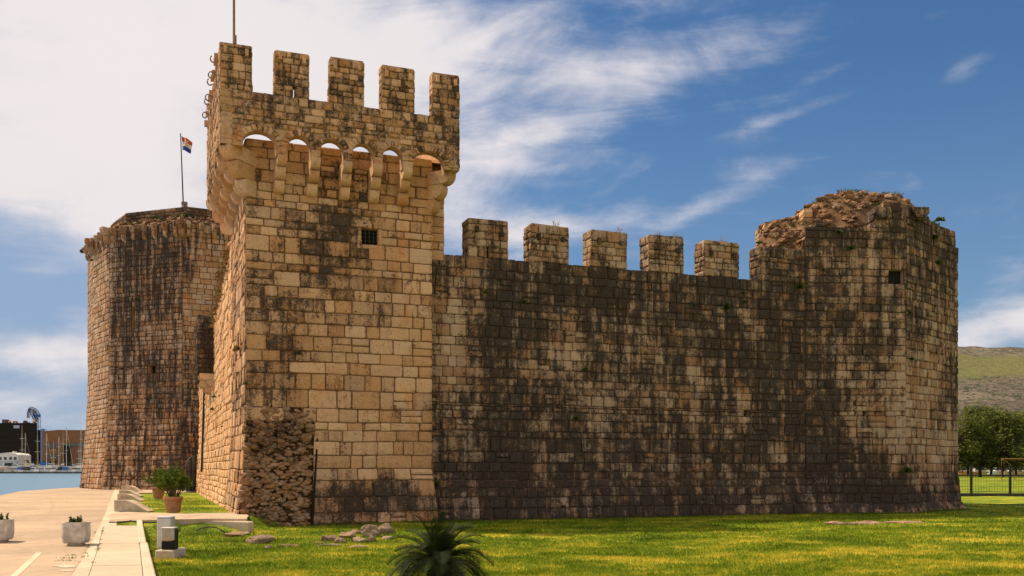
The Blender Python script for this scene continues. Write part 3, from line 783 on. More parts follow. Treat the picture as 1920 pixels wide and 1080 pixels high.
for k in range(150):
    s = rng.uniform(9, TL); r = rng.uniform(.07, .2); rock_into(mb, MS(s, topS(s)+rng.uniform(-.15, .12), -rng.uniform(0, .5)), (r, r, r*.7), 700+k, 1)
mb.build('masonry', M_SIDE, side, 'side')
# projecting box (garderobe) on the side wall
def garderobe(t0, t1, pr, z0, z1, name, seed):
    mm = MB(); q = [xy(fr(-pr, t0)), xy(fr(.1, t0)), xy(fr(.1, t1)), xy(fr(-pr, t1))]
    masonry(mm, q, z0, z1, edges=[0, 3], seed=seed, hc=.24, wc=(.2, .42), rough=.03); capstones(mm, q, z1, seed, .12)
    # underside
    P_ = [fr(-pr, t0, z0), fr(.1, t0, z0), fr(.1, t1, z0), fr(-pr, t1, z0)]; mm.add(P_, [(3, 2, 1, 0)], .3)
    o = mm.build(name, M_CURT, side, 'merlon')
    for t in (t0+.12, t1-.12):
        cbm = MB(); corbel_into(cbm, fr(0, t), -U, [(z0-.30, z0, pr*.88)], .22, seed=seed); corbel_into(cbm, fr(0, t), -U, [(z0-.55, z0-.30, pr*.45)], .2, seed=seed+1); cbm.build('corbel', M_SIDE, o, 'corb')
garderobe(15.7, 17.0, .74, 6.05, 8.62, 'garderobe', 401); garderobe(18.2, 19.6, .62, 5.9, 9.0, 'garderobe', 402)
pipe = MB(); pipe.tube([fr(-.06, 23.5, 6.0), fr(-.14, 23.5, 3.2), fr(-.2, 23.5, 1.5)], .06, 8); pipe.build('drainpipe', M_IRON, side)

# open gate leaf
gate = thing('gate', 'dark grey arched metal gate leaf standing open at the foot of the sunlit side wall', 'gate', xy(fr(-.5, 28.6))+(.3,))
A = fr(-.28, 29.0, .3); D = (-U*.85-V*.5).normalized(); N = Vector((D.y, -D.x, 0)); W_, H_ = .62, 2.15
sh = [(0, 0), (W_, 0), (W_, H_*.72), (W_*.93, H_*.82), (W_*.75, H_*.91), (W_*.4, H_*.98), (0, H_)]
mb = MB(); mb.prism([A+D*q[0]+ZV*q[1] for q in sh], N*.05); mb.build('gate_leaf', plain('grey painted steel', (.07, .075, .08), .5, .2), gate)
mb = MB()
for (a, b_) in (((0, 0), (0, H_)), ((W_*.5, 0), (W_*.5, H_*.96)), ((W_, 0), (W_, H_*.72)), ((0, .3), (W_, .3)), ((0, 1.2), (W_, 1.2))):
    mb.box(A+D*(a[0]+b_[0])/2+ZV*(a[1]+b_[1])/2-N*.02, D*(abs(b_[0]-a[0])/2+.02), N*.02, ZV*(abs(b_[1]-a[1])/2+.02))
mb.build('gate_frame', M_IRON, gate)

# ------------------------------------------------------------------ large polygonal tower at the left
octg = thing('polygonal_tower', 'broad many sided stone tower with a row of corbels behind the sunlit wall', 'tower', (-22, 68, 0))
c1, c2, c3 = Vector((-26.4, 62.2, 0)), Vector((-20.95, 60.3, 0)), Vector((-16.1, 62.7, 0))
Po = [xy(c1), xy(c2), xy(c3), (-13.6, 67.5), (-14, 73), (-19, 78), (-27, 78), (-31, 73.5), (-30.35, 67.9), (-28.7, 65.2)]
ob = lambda z: .55*max(0, (8-z)/8)**1.6
ZO = 17.3; Pq, no, mo = plan(Po); mb = MB()
LO = (c2-c1).length
def MO(s, z, d):
    f_ = s/LO; q = c1*(1-f_)+c2*f_+(mo[0]*(1-f_)+mo[1]*f_)*ob(z)+no[0]*d; return Vector((q.x, q.y, z))
def zo(py, px):
    s = sb_at(px, c1, c2); return CH+(HZ-py)/FPX*(c1+(c2-c1).normalized()*s).y
oo = [(sb_at(277, c1, c2), sb_at(290.5, c1, c2), zo(700, 283), zo(684.5, 283)), (sb_at(223, c1, c2), sb_at(231, c1, c2), zo(693, 227), zo(689, 227)),
      (sb_at(247.5, c1, c2), sb_at(252, c1, c2), zo(622, 250), zo(575, 250)), (sb_at(256, c1, c2), sb_at(262, c1, c2), zo(899, 260), zo(893, 260))]
masonry(mb, Po, -.8, ZO, edges=[1, 8, 9, 7], seed=91, bat=ob, inset=.5, hc=.34, wc=(.3, .7), rough=.03, gap=.014)
facing(mb, MO, 0, LO, -.3, ZO, seed=92, hc=.34, wc=(.3, .7), openings=oo, rough=.03, gap=.014)
mortar(mb, MO, 0, LO, -.3, ZO-.02, oo)
for i in (1, 7, 8, 9):
    A = Pq[i]; B = Pq[(i+1) % 10]; L = (B-A).length
    def M(s, z, d, A=A, B=B, L=L, i=i):
        f_ = s/L; q = A*(1-f_)+B*f_+(mo[i]*(1-f_)+mo[(i+1) % 10]*f_)*ob(z)+no[i]*d; return Vector((q.x, q.y, z))
    mortar(mb, M, 0, L, -.8, ZO-.02, [])
mb.build('masonry', M_OCT, octg, 'oct')
recess(octg, MO, oo[0], .46, 'window', mat=M_OCT); recess(octg, MO, oo[2], .46, 'arrow_slit', mat=M_OCT)
for o in (oo[1], oo[3]): recess(octg, MO, o, .46, 'putlog_hole', mat=M_OCT)
# rubble rim and inner crest
cen = Vector((-22.2, 69, 0)); mb = MB(); n = 10
ro = [(p+(cen-p)*.02, ZO-.02) for p in Pq]; r1 = [(p+(cen-p)*.09, ZO+.45) for p in Pq]; r2 = [(p+(cen-p)*.145, ZO+.55) for p in Pq]
vs = [(p.x, p.y, z) for ring in (ro, r1, r2) for p, z in ring]
mb.add(vs, [(r*n+i, r*n+(i+1) % n, (r+1)*n+(i+1) % n, (r+1)*n+i) for r in range(2) for i in range(n)]+[tuple(range(20, 30))], -.4); rng = random.Random(15)
for i in (7, 8, 9, 0, 1):
    A, B = Pq[i], Pq[(i+1) % n]
    for k in range(60):
        f_ = rng.random(); p = A*(1-f_)+B*f_; g_ = rng.uniform(.03, .13); p = p+(cen-p)*g_; r = rng.uniform(.1, .24); rock_into(mb, (p.x, p.y, ZO+.05+(g_-.02)*6), (r*1.2, r, r*.6), 6000+i*60+k, 1)
mb.build('rubble_rim', M_RUB, octg, 'dome')
mb = MB(); Pi = [xy(p+(cen-p)*.16) for p in Pq]; masonry(mb, Pi, ZO+.3, 18.72, edges=[8, 9, 0, 1], seed=95, hc=.22, wc=(.3, .6)); mb.build('inner_crest', M_RUB, octg, 'oct')
k = 0
for i, cnt in ((0, 7), (1, 7), (9, 4), (8, 4)):
    A, B = Pq[i], Pq[(i+1) % n]
    for j in range(cnt):
        f_ = (j+.5)/cnt; p = A*(1-f_)+B*f_; mb = MB()
        corbel_into(mb, p, no[i], [(ZO-.9, ZO-.42, .2), (ZO-.42, ZO+.08, .38)], .23, seed=500+k); mb.build('corbel', M_OCT, octg, 'corboct'); k += 1
for j, p in enumerate((Pq[0], Pq[1], Pq[9])):
    mb = MB(); corbel_into(mb, p, mo[(0, 1, 9)[j]], [(ZO-.95, ZO-.42, .3), (ZO-.42, ZO+.12, .58)], .36, seed=540+j); mb.build('corbel', M_OCT, octg, 'corboct')
fp = thing('flagpole', 'dark flagpole with a red white and blue flag on the broad tower', 'flagpole', tuple(at(344, 392, 66)))
b0 = at(344, 392, 66); b1 = at(338.5, 250, 66)
mb = MB(); mb.tube([b0-ZV*.9, b0, b1], [.06, .05, .035], 8); mb.build('pole', M_IRON, fp)
mb = MB(); mb.abox(b0.x-.1, b0.x+.1, b0.y-.1, b0.y+.1, b0.z-.2, b0.z+.5); mb.build('pole_socket', plain('grey metal', (.4, .38, .35), .5), fp)
# the flag: three bands, hanging in folds
def flagp(u, v):
    t0 = at(340.2, 256, 66); 
    x = u*.98*(1-.12*v); z = -v*.95-(u**1.4)*.42*(1-v*.25); y = .13*math.sin(u*9+v*2)
    return t0+Vector((x*.78+(v*.03), y, z+.02))
rd, wt, bl = plain('flag red', (.50, .10, .03), .8), plain('flag white', (.75, .66, .55), .8), plain('flag blue', (.02, .06, .28), .8)
mb = MB(); nu, nv = 16, 12
for i in range(nu):
    for j in range(nv):
        u0, u1, v0, v1 = i/nu, (i+1)/nu, j/nv, (j+1)/nv
        m_ = 0 if j < 4 else (1 if j < 8 else 2)
        if 4 < i < 10 and 2 <= j < 8: m_ = (i+j) % 2
        mb.add([flagp(u0, v0), flagp(u1, v0), flagp(u1, v1), flagp(u0, v1)], [(0, 1, 2, 3)], .5, m_)
mb.build('flag', [rd, wt, bl], fp)
q = at(348, 387, 66); mb = MB(); mb.abox(q.x-.1, q.x+.1, q.y-.1, q.y+.1, q.z-.35, q.z+.12); mb.abox(q.x-.26, q.x+.1, q.y-.12, q.y+.12, q.z+.1, q.z+.3)
tag(mb.build('floodlight', M_POLE), 'small brown floodlight at the foot of the flagpole with the flag', 'floodlight')
cm = thing('security_camera', 'small round security camera hanging from the upper left edge of the many sided tower', 'security camera', tuple(at(153, 470, 67.5)))
q = at(153.5, 471, 67.5); mb = MB(); mb.tube([q+Vector((.5, 0, .22)), q+Vector((.0, 0, .22)), q+Vector((0, 0, .1))], .04, 6); mb.build('bracket', M_IRON, cm)
mb = MB(); rock_into(mb, q, (.16, .16, .16), 3, 2, 0, .5, .0); mb.build('dome_housing', M_IRON, cm)
# ================================================================== GROUND
def zp(x, y): return .02+.28*smooth(17, 29, y)
def zlawn(x, y):
    z = .04*mnoise.noise(Vector((x*.25, y*.25, 1)))+.02*mnoise.noise(Vector((x*.9, y*.9, 4)))+.35*smooth(62, 100, y)
    return z-.06
def gp(px, py, zf=zp):
    Y = 20.0
    for _ in range(40):
        x = (px-960)/FPX*Y; Y = .5*Y+.5*(CH-zf(x, Y))*FPX/(py-HZ)
    return Vector(((px-960)/FPX*Y, Y, zf((px-960)/FPX*Y, Y)))
def interp(tab, y):
    if y <= tab[0][0]: a, b_ = tab[0], tab[1]
    elif y >= tab[-1][0]: a, b_ = tab[-2], tab[-1]
    else:
        for a, b_ in zip(tab[:-1], tab[1:]):
            if a[0] <= y <= b_[0]: break
    return a[1]+(b_[1]-a[1])*(y-a[0])/(b_[0]-a[0])
def edge_tab(pts): return sorted([(gp(px, py).y, gp(px, py).x) for px, py in pts])
E_strip = edge_tab([(135, 1080), (160, 1040), (175, 1010), (186, 990), (197, 965), (206, 940), (214, 921)])   # plaza | stone strip
E_slab = edge_tab([(166, 1080), (181, 1035), (193, 992)]); E_kerb = edge_tab([(267, 1080), (262, 1030), (258, 986)]); E_lawn = edge_tab([(291, 1080), (281, 1040), (270, 986)])
def xquay(y):
    if y < 49: return -26.4+(49-y)*.36
    if y < 58: return -26.4-3.6*(y-49)/9
    if y < 67: return -30-1.6*(y-58)/9
    return -31.6
YR = 26.4   # the raised paved ground begins here, right of the footpath
def G(x, y):
    zl = zlawn(x, y)
    if y > 24.0 and x < -9.25: return zl*(1-smooth(24.0, 24.5, y))+(zp(x, y)-.02)*smooth(24.0, 24.5, y)
    if y > 25.9 and x < -7.1:
        f_ = smooth(26.0, 26.6, y)*(smooth(-7.2, -7.8, x) if y < 28.9 else 1)
        return zl*(1-f_)+(zp(x, y)-.03)*f_
    return zl

def grassmat(name, blades=False):
    m, T, b = mat_base(name); g = T.n('ShaderNodeNewGeometry').outputs['Position']
    big = T.noise(T.scale(g, (1, 1.5, 0)), .42, 4, .6, .5); mid = T.noise(T.scale(g, (1, 1.6, 0)), 2.3, 5, .65, .4); fine = T.noise(g, 22, 4, .7)
    sx = T.n('ShaderNodeSeparateXYZ', i_0=g)
    near = T.m('MULTIPLY', T.step(sx.outputs[1], 27.0, 15.0), T.step(sx.outputs[0], -3.0, 6.0))
    mm = T.m('ADD', T.m('MULTIPLY', big, .62), T.m('MULTIPLY', mid, .48)); mm = T.m('ADD', mm, T.m('MULTIPLY', near, .06))
    if blades: mm = T.m('ADD', mm, T.m('MULTIPLY', T.m('SUBTRACT', attr(T, 'tone'), .5), .15))
    else: mm = T.m('ADD', mm, T.m('MULTIPLY', T.m('SUBTRACT', fine, .5), .45))
    f = T.step(mm, .57, .70)
    gr = T.mix(T.step(mm, .38, .58), (.038, .066, .003), (.165, .23, .010))
    c = T.mix(f, gr, (.56, .44, .05))
    if not blades: c = T.mix(T.m('MULTIPLY', T.step(fine, .5, .75), .5), c, (.06, .06, .012)); 
    T.put(b, 'Base Color', c)
    if blades:
        tr = T.n('ShaderNodeBsdfTranslucent', i_0=c); ms = T.n('ShaderNodeMixShader', i_0=.3)
        T.nt.links.new(b.outputs[0], ms.inputs[1]); T.nt.links.new(tr.outputs[0], ms.inputs[2]); T.nt.links.new(ms.outputs[0], T.nt.nodes['Material Output'].inputs[0])
    else: bump(T, b, T.m('ADD', fine, mid), .8, .06)
    b.inputs['Roughness'].default_value = .8; b.inputs['Specular IOR Level'].default_value = .1
    return m
def pavemat(name, base, dark, speck=.5, sc_=1.0, cracks=False):
    m, T, b = mat_base(name); g = T.n('ShaderNodeNewGeometry').outputs['Position']
    big = T.noise(g, .35*sc_, 5, .6, .6); mid = T.noise(g, 3*sc_, 6, .7); fine = T.noise(g, 60, 3, .7)
    c = T.mix(T.step(T.m('ADD', T.m('MULTIPLY', big, .6), T.m('MULTIPLY', mid, .4)), .38, .62), dark, base)
    c = T.mix(T.m('MULTIPLY', T.step(fine, .5, .75), speck), c, tuple(x*.5 for x in dark))
    if cracks:
        v = T.n('ShaderNodeTexVoronoi', i_Vector=g, feature='DISTANCE_TO_EDGE'); v.inputs['Scale'].default_value = .5
        c = T.mix(T.m('MULTIPLY', T.step(v.outputs[0], .012, .0), T.step(mid, .45, .6)), c, tuple(x*.35 for x in dark))
    T.put(b, 'Base Color', c); bump(T, b, T.m('ADD', mid, fine), .4, .01); b.inputs['Roughness'].default_value = .9
    return m
M_PLAZA = pavemat('worn pinkish asphalt', (.44, .325, .225), (.33, .24, .165), .35, 1, True)
M_SLAB = pavemat('cream paving concrete', (.49, .40, .295), (.41, .33, .235), .25)
M_STRIP = pavemat('stone edging', (.56, .45, .34), (.46, .35, .25), .3, 2)
M_GRAV = pavemat('gravel pad', (.50, .38, .27), (.36, .26, .18), .5, 2)
M_PAINT = pavemat('worn line paint', (.62, .50, .36), (.52, .40, .28), .3, 3)
M_LAWN = grassmat('lawn'); M_BLADE = grassmat('grass blades', True)

def sheet(name, ys, xl, xr, zf, nx, mat, skirt_l=None, spread=None, dz=0):
    vs, fs = [], []
    off = 1 if skirt_l is not None else 0; w = nx+1+off
    for y in ys:
        a, b_ = xl(y), xr(y)
        if off: vs.append((a, y, skirt_l))
        for i in range(nx+1):
            t = i/nx; t = spread(t) if spread else t
            x = a+(b_-a)*t; vs.append((x, y, zf(x, y)+dz))
    for j in range(len(ys)-1):
        for i in range(w-1): fs.append((j*w+i, j*w+i+1, (j+1)*w+i+1, (j+1)*w+i))
    mb = MB(); mb.add(vs, fs); return struct(mb.build(name, mat))
ys = list(np.arange(4, 46, .22))+list(np.arange(46, 80, .8))
yl = list(np.arange(3, 46, .22))+list(np.arange(46, 84, .8))
L0 = lambda y: interp(E_lawn, y)-.05 if y < 25.5 else interp(E_strip, y)+.0
def lawn_left(y):
    a = interp(E_lawn, min(y, 25.5))-.06; b_ = interp(E_strip, max(y, 25.5))-.05
    f_ = smooth(23.8, 24.6, y); return a*(1-f_)+b_*f_
sheet('ground', yl, lambda y: lawn_left(y), lambda y: lawn_left(y)+62, G, 250, M_LAWN)
# wider ground out to the hills (starts under the first sheet's right edge)
mbg = MB(); xs = [-7, 5, 20, 35, 60, 90, 130, 200, 400, 900, 2500]; yy = [-30, 3.2]
def addquad(x0, x1, y0, y1, z): mbg.add([(x0, y0, z), (x1, y0, z), (x1, y1, z), (x0, y1, z)], [(0, 1, 2, 3)])
addquad(-60, 3000, -300, 3.0, -.06)
for (a, b_) in ((3.0, 62), ): addquad(45, 3000, a, b_, -.06); addquad(34, 45.2, 40, 62, -.12)
nyf = list(np.linspace(62, 104, 15))+[150, 260, 600, 1200]
for a, b_ in zip(nyf[:-1], nyf[1:]):
    z0_, z1_ = -.14+.35*smooth(62, 100, a)+.08*smooth(80, 90, a), -.14+.35*smooth(62, 100, b_)+.08*smooth(80, 90, b_)
    x0_ = 25
    mbg.add([(x0_, a, z0_), (3000, a, z0_), (3000, b_, z1_), (x0_, b_, z1_)], [(0, 1, 2, 3)])
struct(mbg.build('field', M_LAWN))
sheet('plaza', ys, xquay, lambda y: interp(E_strip, y), zp, 40, M_PLAZA, skirt_l=-2.5)
sheet('stone_strip', [y for y in ys if y < 62], lambda y: interp(E_strip, y), lambda y: interp(E_slab, y) if y < 24.3 else interp(E_strip, y)+.42, lambda x, y: zp(x, y)+.012, 3, M_STRIP)
yslab = [y for y in np.arange(4, 24.6, .3)]
sheet('footpath', yslab, lambda y: interp(E_slab, y)+.012, lambda y: interp(E_kerb, y), lambda x, y: zp(x, y)+.02, 6, M_SLAB)
# joints across the path
mb = MB()
for y in (8.1, 12.1, 16.2, 20.3): mb.abox(interp(E_slab, y)+.02, interp(E_kerb, y)-.02, y, y+.015, zp(0, y)+.017, zp(0, y)+.0225)
struct(mb.build('path_joints', plain('joint dirt', (.28, .20, .13), .9)))
for k, (a, b_, o_) in enumerate(((4.0, 12.0, 0), (12.05, 20.1, 0), (20.15, 25.6, -.03))):
    mb = MB(); N_ = 10
    vs = []
    for i in range(N_+1):
        y = a+(b_-a)*i/N_; x0_, x1_ = interp(E_kerb, y)+.015+o_, interp(E_lawn, y)+o_; z = zp(0, y)
        vs += [(x0_, y, -.2), (x0_, y, z+.05), (x0_+.02, y, z+.065), (x1_-.02, y, z+.065), (x1_, y, z+.05), (x1_, y, -.2)]
    fs = [(i*6+j, (i+1)*6+j, (i+1)*6+j+1, i*6+j+1) for i in range(N_) for j in range(5)]+[(5, 4, 3, 2, 1, 0), tuple(N_*6+j for j in range(6))]
    mb.add(vs, fs); struct(mb.build('kerb', M_STRIP))
# painted parking lines
mb = MB()
def strip_line(a, b_, w):
    a, b_ = gp(*a), gp(*b_); d = (b_-a).normalized(); n_ = Vector((-d.y, d.x, 0))*w/2; N_ = 8; vs = []
    for i in range(N_+1):
        p = a.lerp(b_, i/N_)
        for q in (p-n_, p+n_): vs.append((q.x, q.y, zp(q.x, q.y)+.005))
    mb.add(vs, [(2*i, 2*i+1, 2*i+3, 2*i+2) for i in range(N_)])
strip_line((74, 1036), (10, 1095), .11); strip_line((-40, 1038), (77, 1035), .05)
struct(mb.build('road_marking', M_PAINT))
# pale worn patches of plaza beside the path
rng = random.Random(3); mb = MB()
for (px, py, rx, ry, n_) in ((122, 1062, 26, 3, 14), (128, 1070, 22, 2, 12)):
    c = gp(px, py); pts = []
    for k in range(n_):
        an = 2*math.pi*k/n_; r = rng.uniform(.6, 1.1); q = gp(px+rx*r*math.cos(an), py+ry*r*math.sin(an)); 
        if q.x > interp(E_strip, q.y)-.02: q.x = interp(E_strip, q.y)-.02
        pts.append((q.x, q.y, zp(q.x, q.y)+.006))
    mb.add([(c.x if c.x < interp(E_strip, c.y)-.1 else interp(E_strip, c.y)-.3, c.y, zp(c.x, c.y)+.006)]+pts, [(0, i+1, (i+1) % n_+1) for i in range(n_)])
struct(mb.build('worn_patches', M_STRIP))
# gravel pad in front of the side wall
mb = MB(); pad = [(212, 962), (240, 961), (300, 963), (350, 964), (400, 963), (446, 962), (466, 967), (462, 974), (400, 974), (330, 975), (260, 977), (206, 979), (203, 970)]
pts = [gp(*q) for q in pad]; c = gp(330, 969)
n_ = len(pts); mb.add([(c.x, c.y, zp(0, c.y)+.035)]+[(p.x, p.y, zp(0, p.y)+.02) for p in pts]+[(p.x, p.y-.01, -.1) for p in pts], [(0, i+1, (i+1) % n_+1) for i in range(n_)]+[(i+1, (i+1) % n_+1, n_+(i+1) % n_+1, n_+i+1) for i in range(n_)]); struct(mb.build('gravel_pad', M_GRAV))
mb = MB(); pts = [gp(*q) for q in [(262, 987), (266, 980), (330, 979), (368, 979), (366, 984), (300, 986)]]; c = gp(310, 983)
pts2 = [gp(*q) for q in [(232, 918.5), (262, 917), (300, 917.5), (352, 917), (372, 918), (372, 923), (330, 924.5), (262, 925), (232, 925)]]; c2_ = gp(300, 921)
mb.add([(c2_.x, c2_.y, zp(0, c2_.y)+.035)]+[(p.x, p.y, zp(0, p.y)+.02) for p in pts2], [(0, i+1, (i+1) % len(pts2)+1) for i in range(len(pts2))]); struct(mb.build('gravel_path', M_GRAV))

# water
m, T, b = mat_base('harbour water'); g = T.n('ShaderNodeNewGeometry').outputs['Position']
T.put(b, 'Base Color', T.mix(T.noise(T.scale(g, (.02, .3, 1)), 1, 4, .6), (.04, .12, .20), (.08, .19, .28))); b.inputs['Roughness'].default_value = .28; b.inputs['Specular IOR Level'].default_value = .5
bump(T, b, T.m('ADD', T.noise(T.scale(g, (.5, 1.4, 1)), 1.6, 4, .6), T.noise(T.scale(g, (.1, .4, 1)), 1.0, 3)), .5, .25)
mb = MB(); mb.add([(-2500, 20, -.6), (27, 20, -.6), (27, 1600, -.6), (-2500, 1600, -.6)], [(0, 1, 2, 3)]); struct(mb.build('water', m))

# ------------------------------------------------------------------ hill
m, T, b = mat_base('scrubby hillside'); g = T.n('ShaderNodeNewGeometry').outputs['Position']
n1, n2, n3 = T.noise(T.scale(g, (1, 1, 3)), .006, 6, .65, .6), T.noise(g, .05, 6, .75), T.noise(T.scale(g, (1, .5, 2.0)), .12, 5, .8)
c = T.mix(T.step(n1, .40, .60), (.13, .10, .075), (.19, .155, .115)); c = T.mix(T.step(n2, .48, .60), c, (.07, .075, .035))
c = T.mix(T.m('MULTIPLY', T.step(n3, .515, .56), .9), c, (.03, .035, .018)); c = T.mix(T.m('MULTIPLY', T.step(n3, .42, .34), .6), c, (.34, .31, .27))
sx = T.n('ShaderNodeSeparateXYZ', i_0=g)
zz_ = T.m('ADD', sx.outputs[2], T.m('MULTIPLY', T.m('SUBTRACT', n2, .5), 75))
fld = T.m('MULTIPLY', T.step(zz_, 138, 152), T.step(zz_, 212, 196)); fld = T.m('MULTIPLY', fld, T.step(T.m('ADD', sx.outputs[0], T.m('MULTIPLY', n2, 220)), 1085, 1000))
c = T.mix(T.m('MULTIPLY', fld, .85), c, T.mix(T.step(n3, .4, .6), (.11, .12, .035), (.20, .19, .06)))
# dirt tracks
w1 = T.m('ABSOLUTE', T.m('SUBTRACT', sx.outputs[2], T.m('ADD', T.m('MULTIPLY', sx.outputs[0], .19), -43.0)))
w1 = T.m('ADD', w1, T.m('MULTIPLY', T.m('SUBTRACT', n2, .5), 9))
c = T.mix(T.m('MULTIPLY', T.step(w1, 2.2, .6), T.step(sx.outputs[0], 960, 985)), c, (.42, .32, .22))
T.put(b, 'Base Color', c); bump(T, b, T.m('ADD', n2, n3), 1.0, 6.0)
mb = MB(); nx, ny = 110, 60; vs = []
for j in range(ny+1):
    for i in range(nx+1):
        x = 350+2400*i/nx; y = 900+1500*j/ny
        t = smooth(900, 2000, y) if y < 2000 else 1-.3*smooth(2000, 2400, y)
        rid = 262-.075*(x-940)*.7+8*mnoise.noise(Vector((x*.006, 1, 1)))+2.5*mnoise.noise(Vector((x*.03, 2, 1)))
        rid *= smooth(330, 700, x)*(.85+.15*1)
        t2 = max(0, (y-900)/1100) if y < 2000 else 1
        t = .55*t+.45*min(1, t2) if y < 2000 else t
        z = rid*t*.985+7*t*mnoise.noise(Vector((x*.012, y*.012, 3)))+3*t*mnoise.noise(Vector((x*.04, y*.04, 3)))-2*(1-t)
        vs.append((x, y, z))
mb.add(vs, [(j*(nx+1)+i, j*(nx+1)+i+1, (j+1)*(nx+1)+i+1, (j+1)*(nx+1)+i) for j in range(ny) for i in range(nx)]); struct(mb.build('hill', m, smooth_=True))

# ================================================================== RIGHT SIDE: fence, pitch, trees, boats
YF = 60.0; M_FENCE = plain('black fence steel', (.012, .012, .012), .5)
fe = thing('fence', 'low dark mesh fence on a concrete base crossing the lawn right of the ruined tower', 'fence', (31, YF, 0))
mb = MB(); mb.abox(22, 60, YF-.12, YF+.12, -.1, .12); mb.build('concrete_base', plain('dark concrete', (.06, .05, .045), .9), fe)
for px in (1747, 1821, 1894, 1968, 2042, 2116, 2190):
    x = (px-960)/FPX*YF; mb = MB(); mb.abox(x-.065, x+.065, YF-.05, YF+.05, .12, 1.86); mb.abox(x-.08, x+.08, YF-.065, YF+.065, 1.86, 1.9); mb.build('fence_post', M_FENCE, fe)
mb = MB()
for z in (.2, .55, .9, 1.25, 1.6): mb.tube([(22, YF, z), (60, YF, z)], .011, 4)
x = 22.0
while x < 44: mb.tube([(x, YF, .14), (x, YF, 1.65)], .0075, 3, cap=False); x += .17
mb.build('wire_panel', M_FENCE, fe)
gl = thing('football_goal', 'rusty metal frame goal standing on the pitch behind the dark fence', 'football goal', (60, 112, .3))
YG = 112; M_RUST = plain('rusty pipe', (.30, .13, .05), .7, .4); mb = MB()
xg = (1878-960)/FPX*YG; zt = CH+(HZ-860)/FPX*YG; xr_ = xg+5.2
mb.tube([(xg, YG, .25), (xg, YG, zt), (xr_, YG-.6, zt-.08), (xr_, YG-.6, .25)], .06, 6); mb.build('front_frame', M_RUST, gl)
mb = MB(); xb = (1891-960)/FPX*(YG+1.2); mb.tube([(xg, YG, zt), (xg+.7, YG+.7, zt-.15), (xb+.3, YG+1.3, zt-.7), (xb+1.0, YG+1.6, .3)], .04, 5); mb.tube([(xg, YG, .3), (xb+1.0, YG+1.6, .3)], .035, 5); mb.tube([(xb+1.0, YG+1.6, .3), (xr_, YG+1.2, .3), (xr_, YG-.6, .3)], .035, 5); mb.build('back_frame', M_RUST, gl)
mb = MB(); YW = 165; mb.abox(60, 190, YW, YW+.3, .2, .62); tag(mb.build('low_wall', plain('grey wall', (.12, .11, .10), .9)), 'low grey wall along the far edge of the pitch beneath the trees', 'wall')
M_PINE = leaf_mat('pine needles', (.016, .030, .003), (.15, .17, .013), .8, .2); M_BARK = plain('dark bark', (.05, .035, .025), .9, .4, 3, bmp=.4)
def tree(name, label, x, y, z0, h, rad, seed, n=4200, leafs=.30, group=None, nb_=26, low=.22, mat=None):
    rng = random.Random(seed); t = thing(name, label, 'tree', (x, y, z0), group)
    tk = MB(); pts = [Vector((x+rng.uniform(-.1, .1)*i, y, z0+h*.16*i)) for i in range(5)]
    tk.tube([pts[0]-ZV*.3]+pts[1:], [h*.022, h*.019, h*.016, h*.012, h*.008], 7)
    cl = []
    for k in range(nb_):
        an = rng.uniform(0, 6.28); zf = rng.uniform(low, .96); rr = rad*math.sqrt(max(.05, 1-((zf-.45)/.6)**2))*rng.uniform(.35, .95)
        c = Vector((x+math.cos(an)*rr, y+math.sin(an)*rr, z0+h*zf)); cl.append((c, rad*rng.uniform(.2, .40)))
        s = pts[min(4, 1+int(zf*3))]; tk.tube([s, s.lerp(c, .5)+ZV*.2, c], [h*.012, h*.008, h*.003], 5)
    tk.build('trunk', M_BARK, t); cr_ = MB()
    for k in range(n):
        c, r = rng.choice(cl); d = Vector((rng.gauss(0, 1), rng.gauss(0, 1), rng.gauss(0, .62)))
        d.normalize(); d *= r*rng.uniform(.55, 1.08); p = c+d
        a = Vector((rng.gauss(0, 1), rng.gauss(0, 1), rng.gauss(0, 1)+.6)).normalized()*leafs*rng.uniform(.5, 1.2)
        b_ = a.orthogonal().normalized()*leafs*rng.uniform(.12, .3)
        tn = rng.random()
        cr_.add([p-b_, p+b_, p+a+b_*.4, p+a-b_*.3], [(0, 1, 2, 3)], tn)
    cr_.build('crown', mat or M_PINE, t); return t
for k, (px, ytop, Y, r, lb) in enumerate(((1793, 768, 150, 4.2, 'dark green pine just right of the ruined tower, its top half hidden by the stone'), (1838, 764, 156, 4.0, 'tall rounded green pine second from the ruined tower'),
        (1880, 771, 150, 4.4, 'wide spreading pine behind the goal, third from the ruined tower'), (1926, 776, 158, 4.6, 'green pine at the right edge of the picture'), (1968, 770, 152, 4.4, None), (1858, 785, 172, 4.4, 'dark pine set back between the other pines behind the pitch'), (1815, 790, 170, 4.2, 'darkest pine set back behind the first pines beside the tower'), (1905, 788, 172, 4.4, 'low dark pine set back behind the goal near the picture edge'))):
    if lb is None: continue
    x = (px-960)/FPX*Y; tree('pine_tree', lb, x, Y, .3, CH+(HZ-ytop)/FPX*Y-.3, r, 50+k, 7500, .45, 'pines behind the pitch', low=.17, nb_=64)
M_WH = plain('white boat paint', (.62, .62, .60), .35, .1); M_GLS = plain('dark glass', (.02, .025, .03), .1, .1, spec=.6); M_WOODB = plain('orange brown wood', (.42, .18, .06), .6); M_BLUE = plain('blue canvas', (.03, .12, .42), .8, .2); M_TAN = plain('tan cover', (.45, .34, .22), .8)
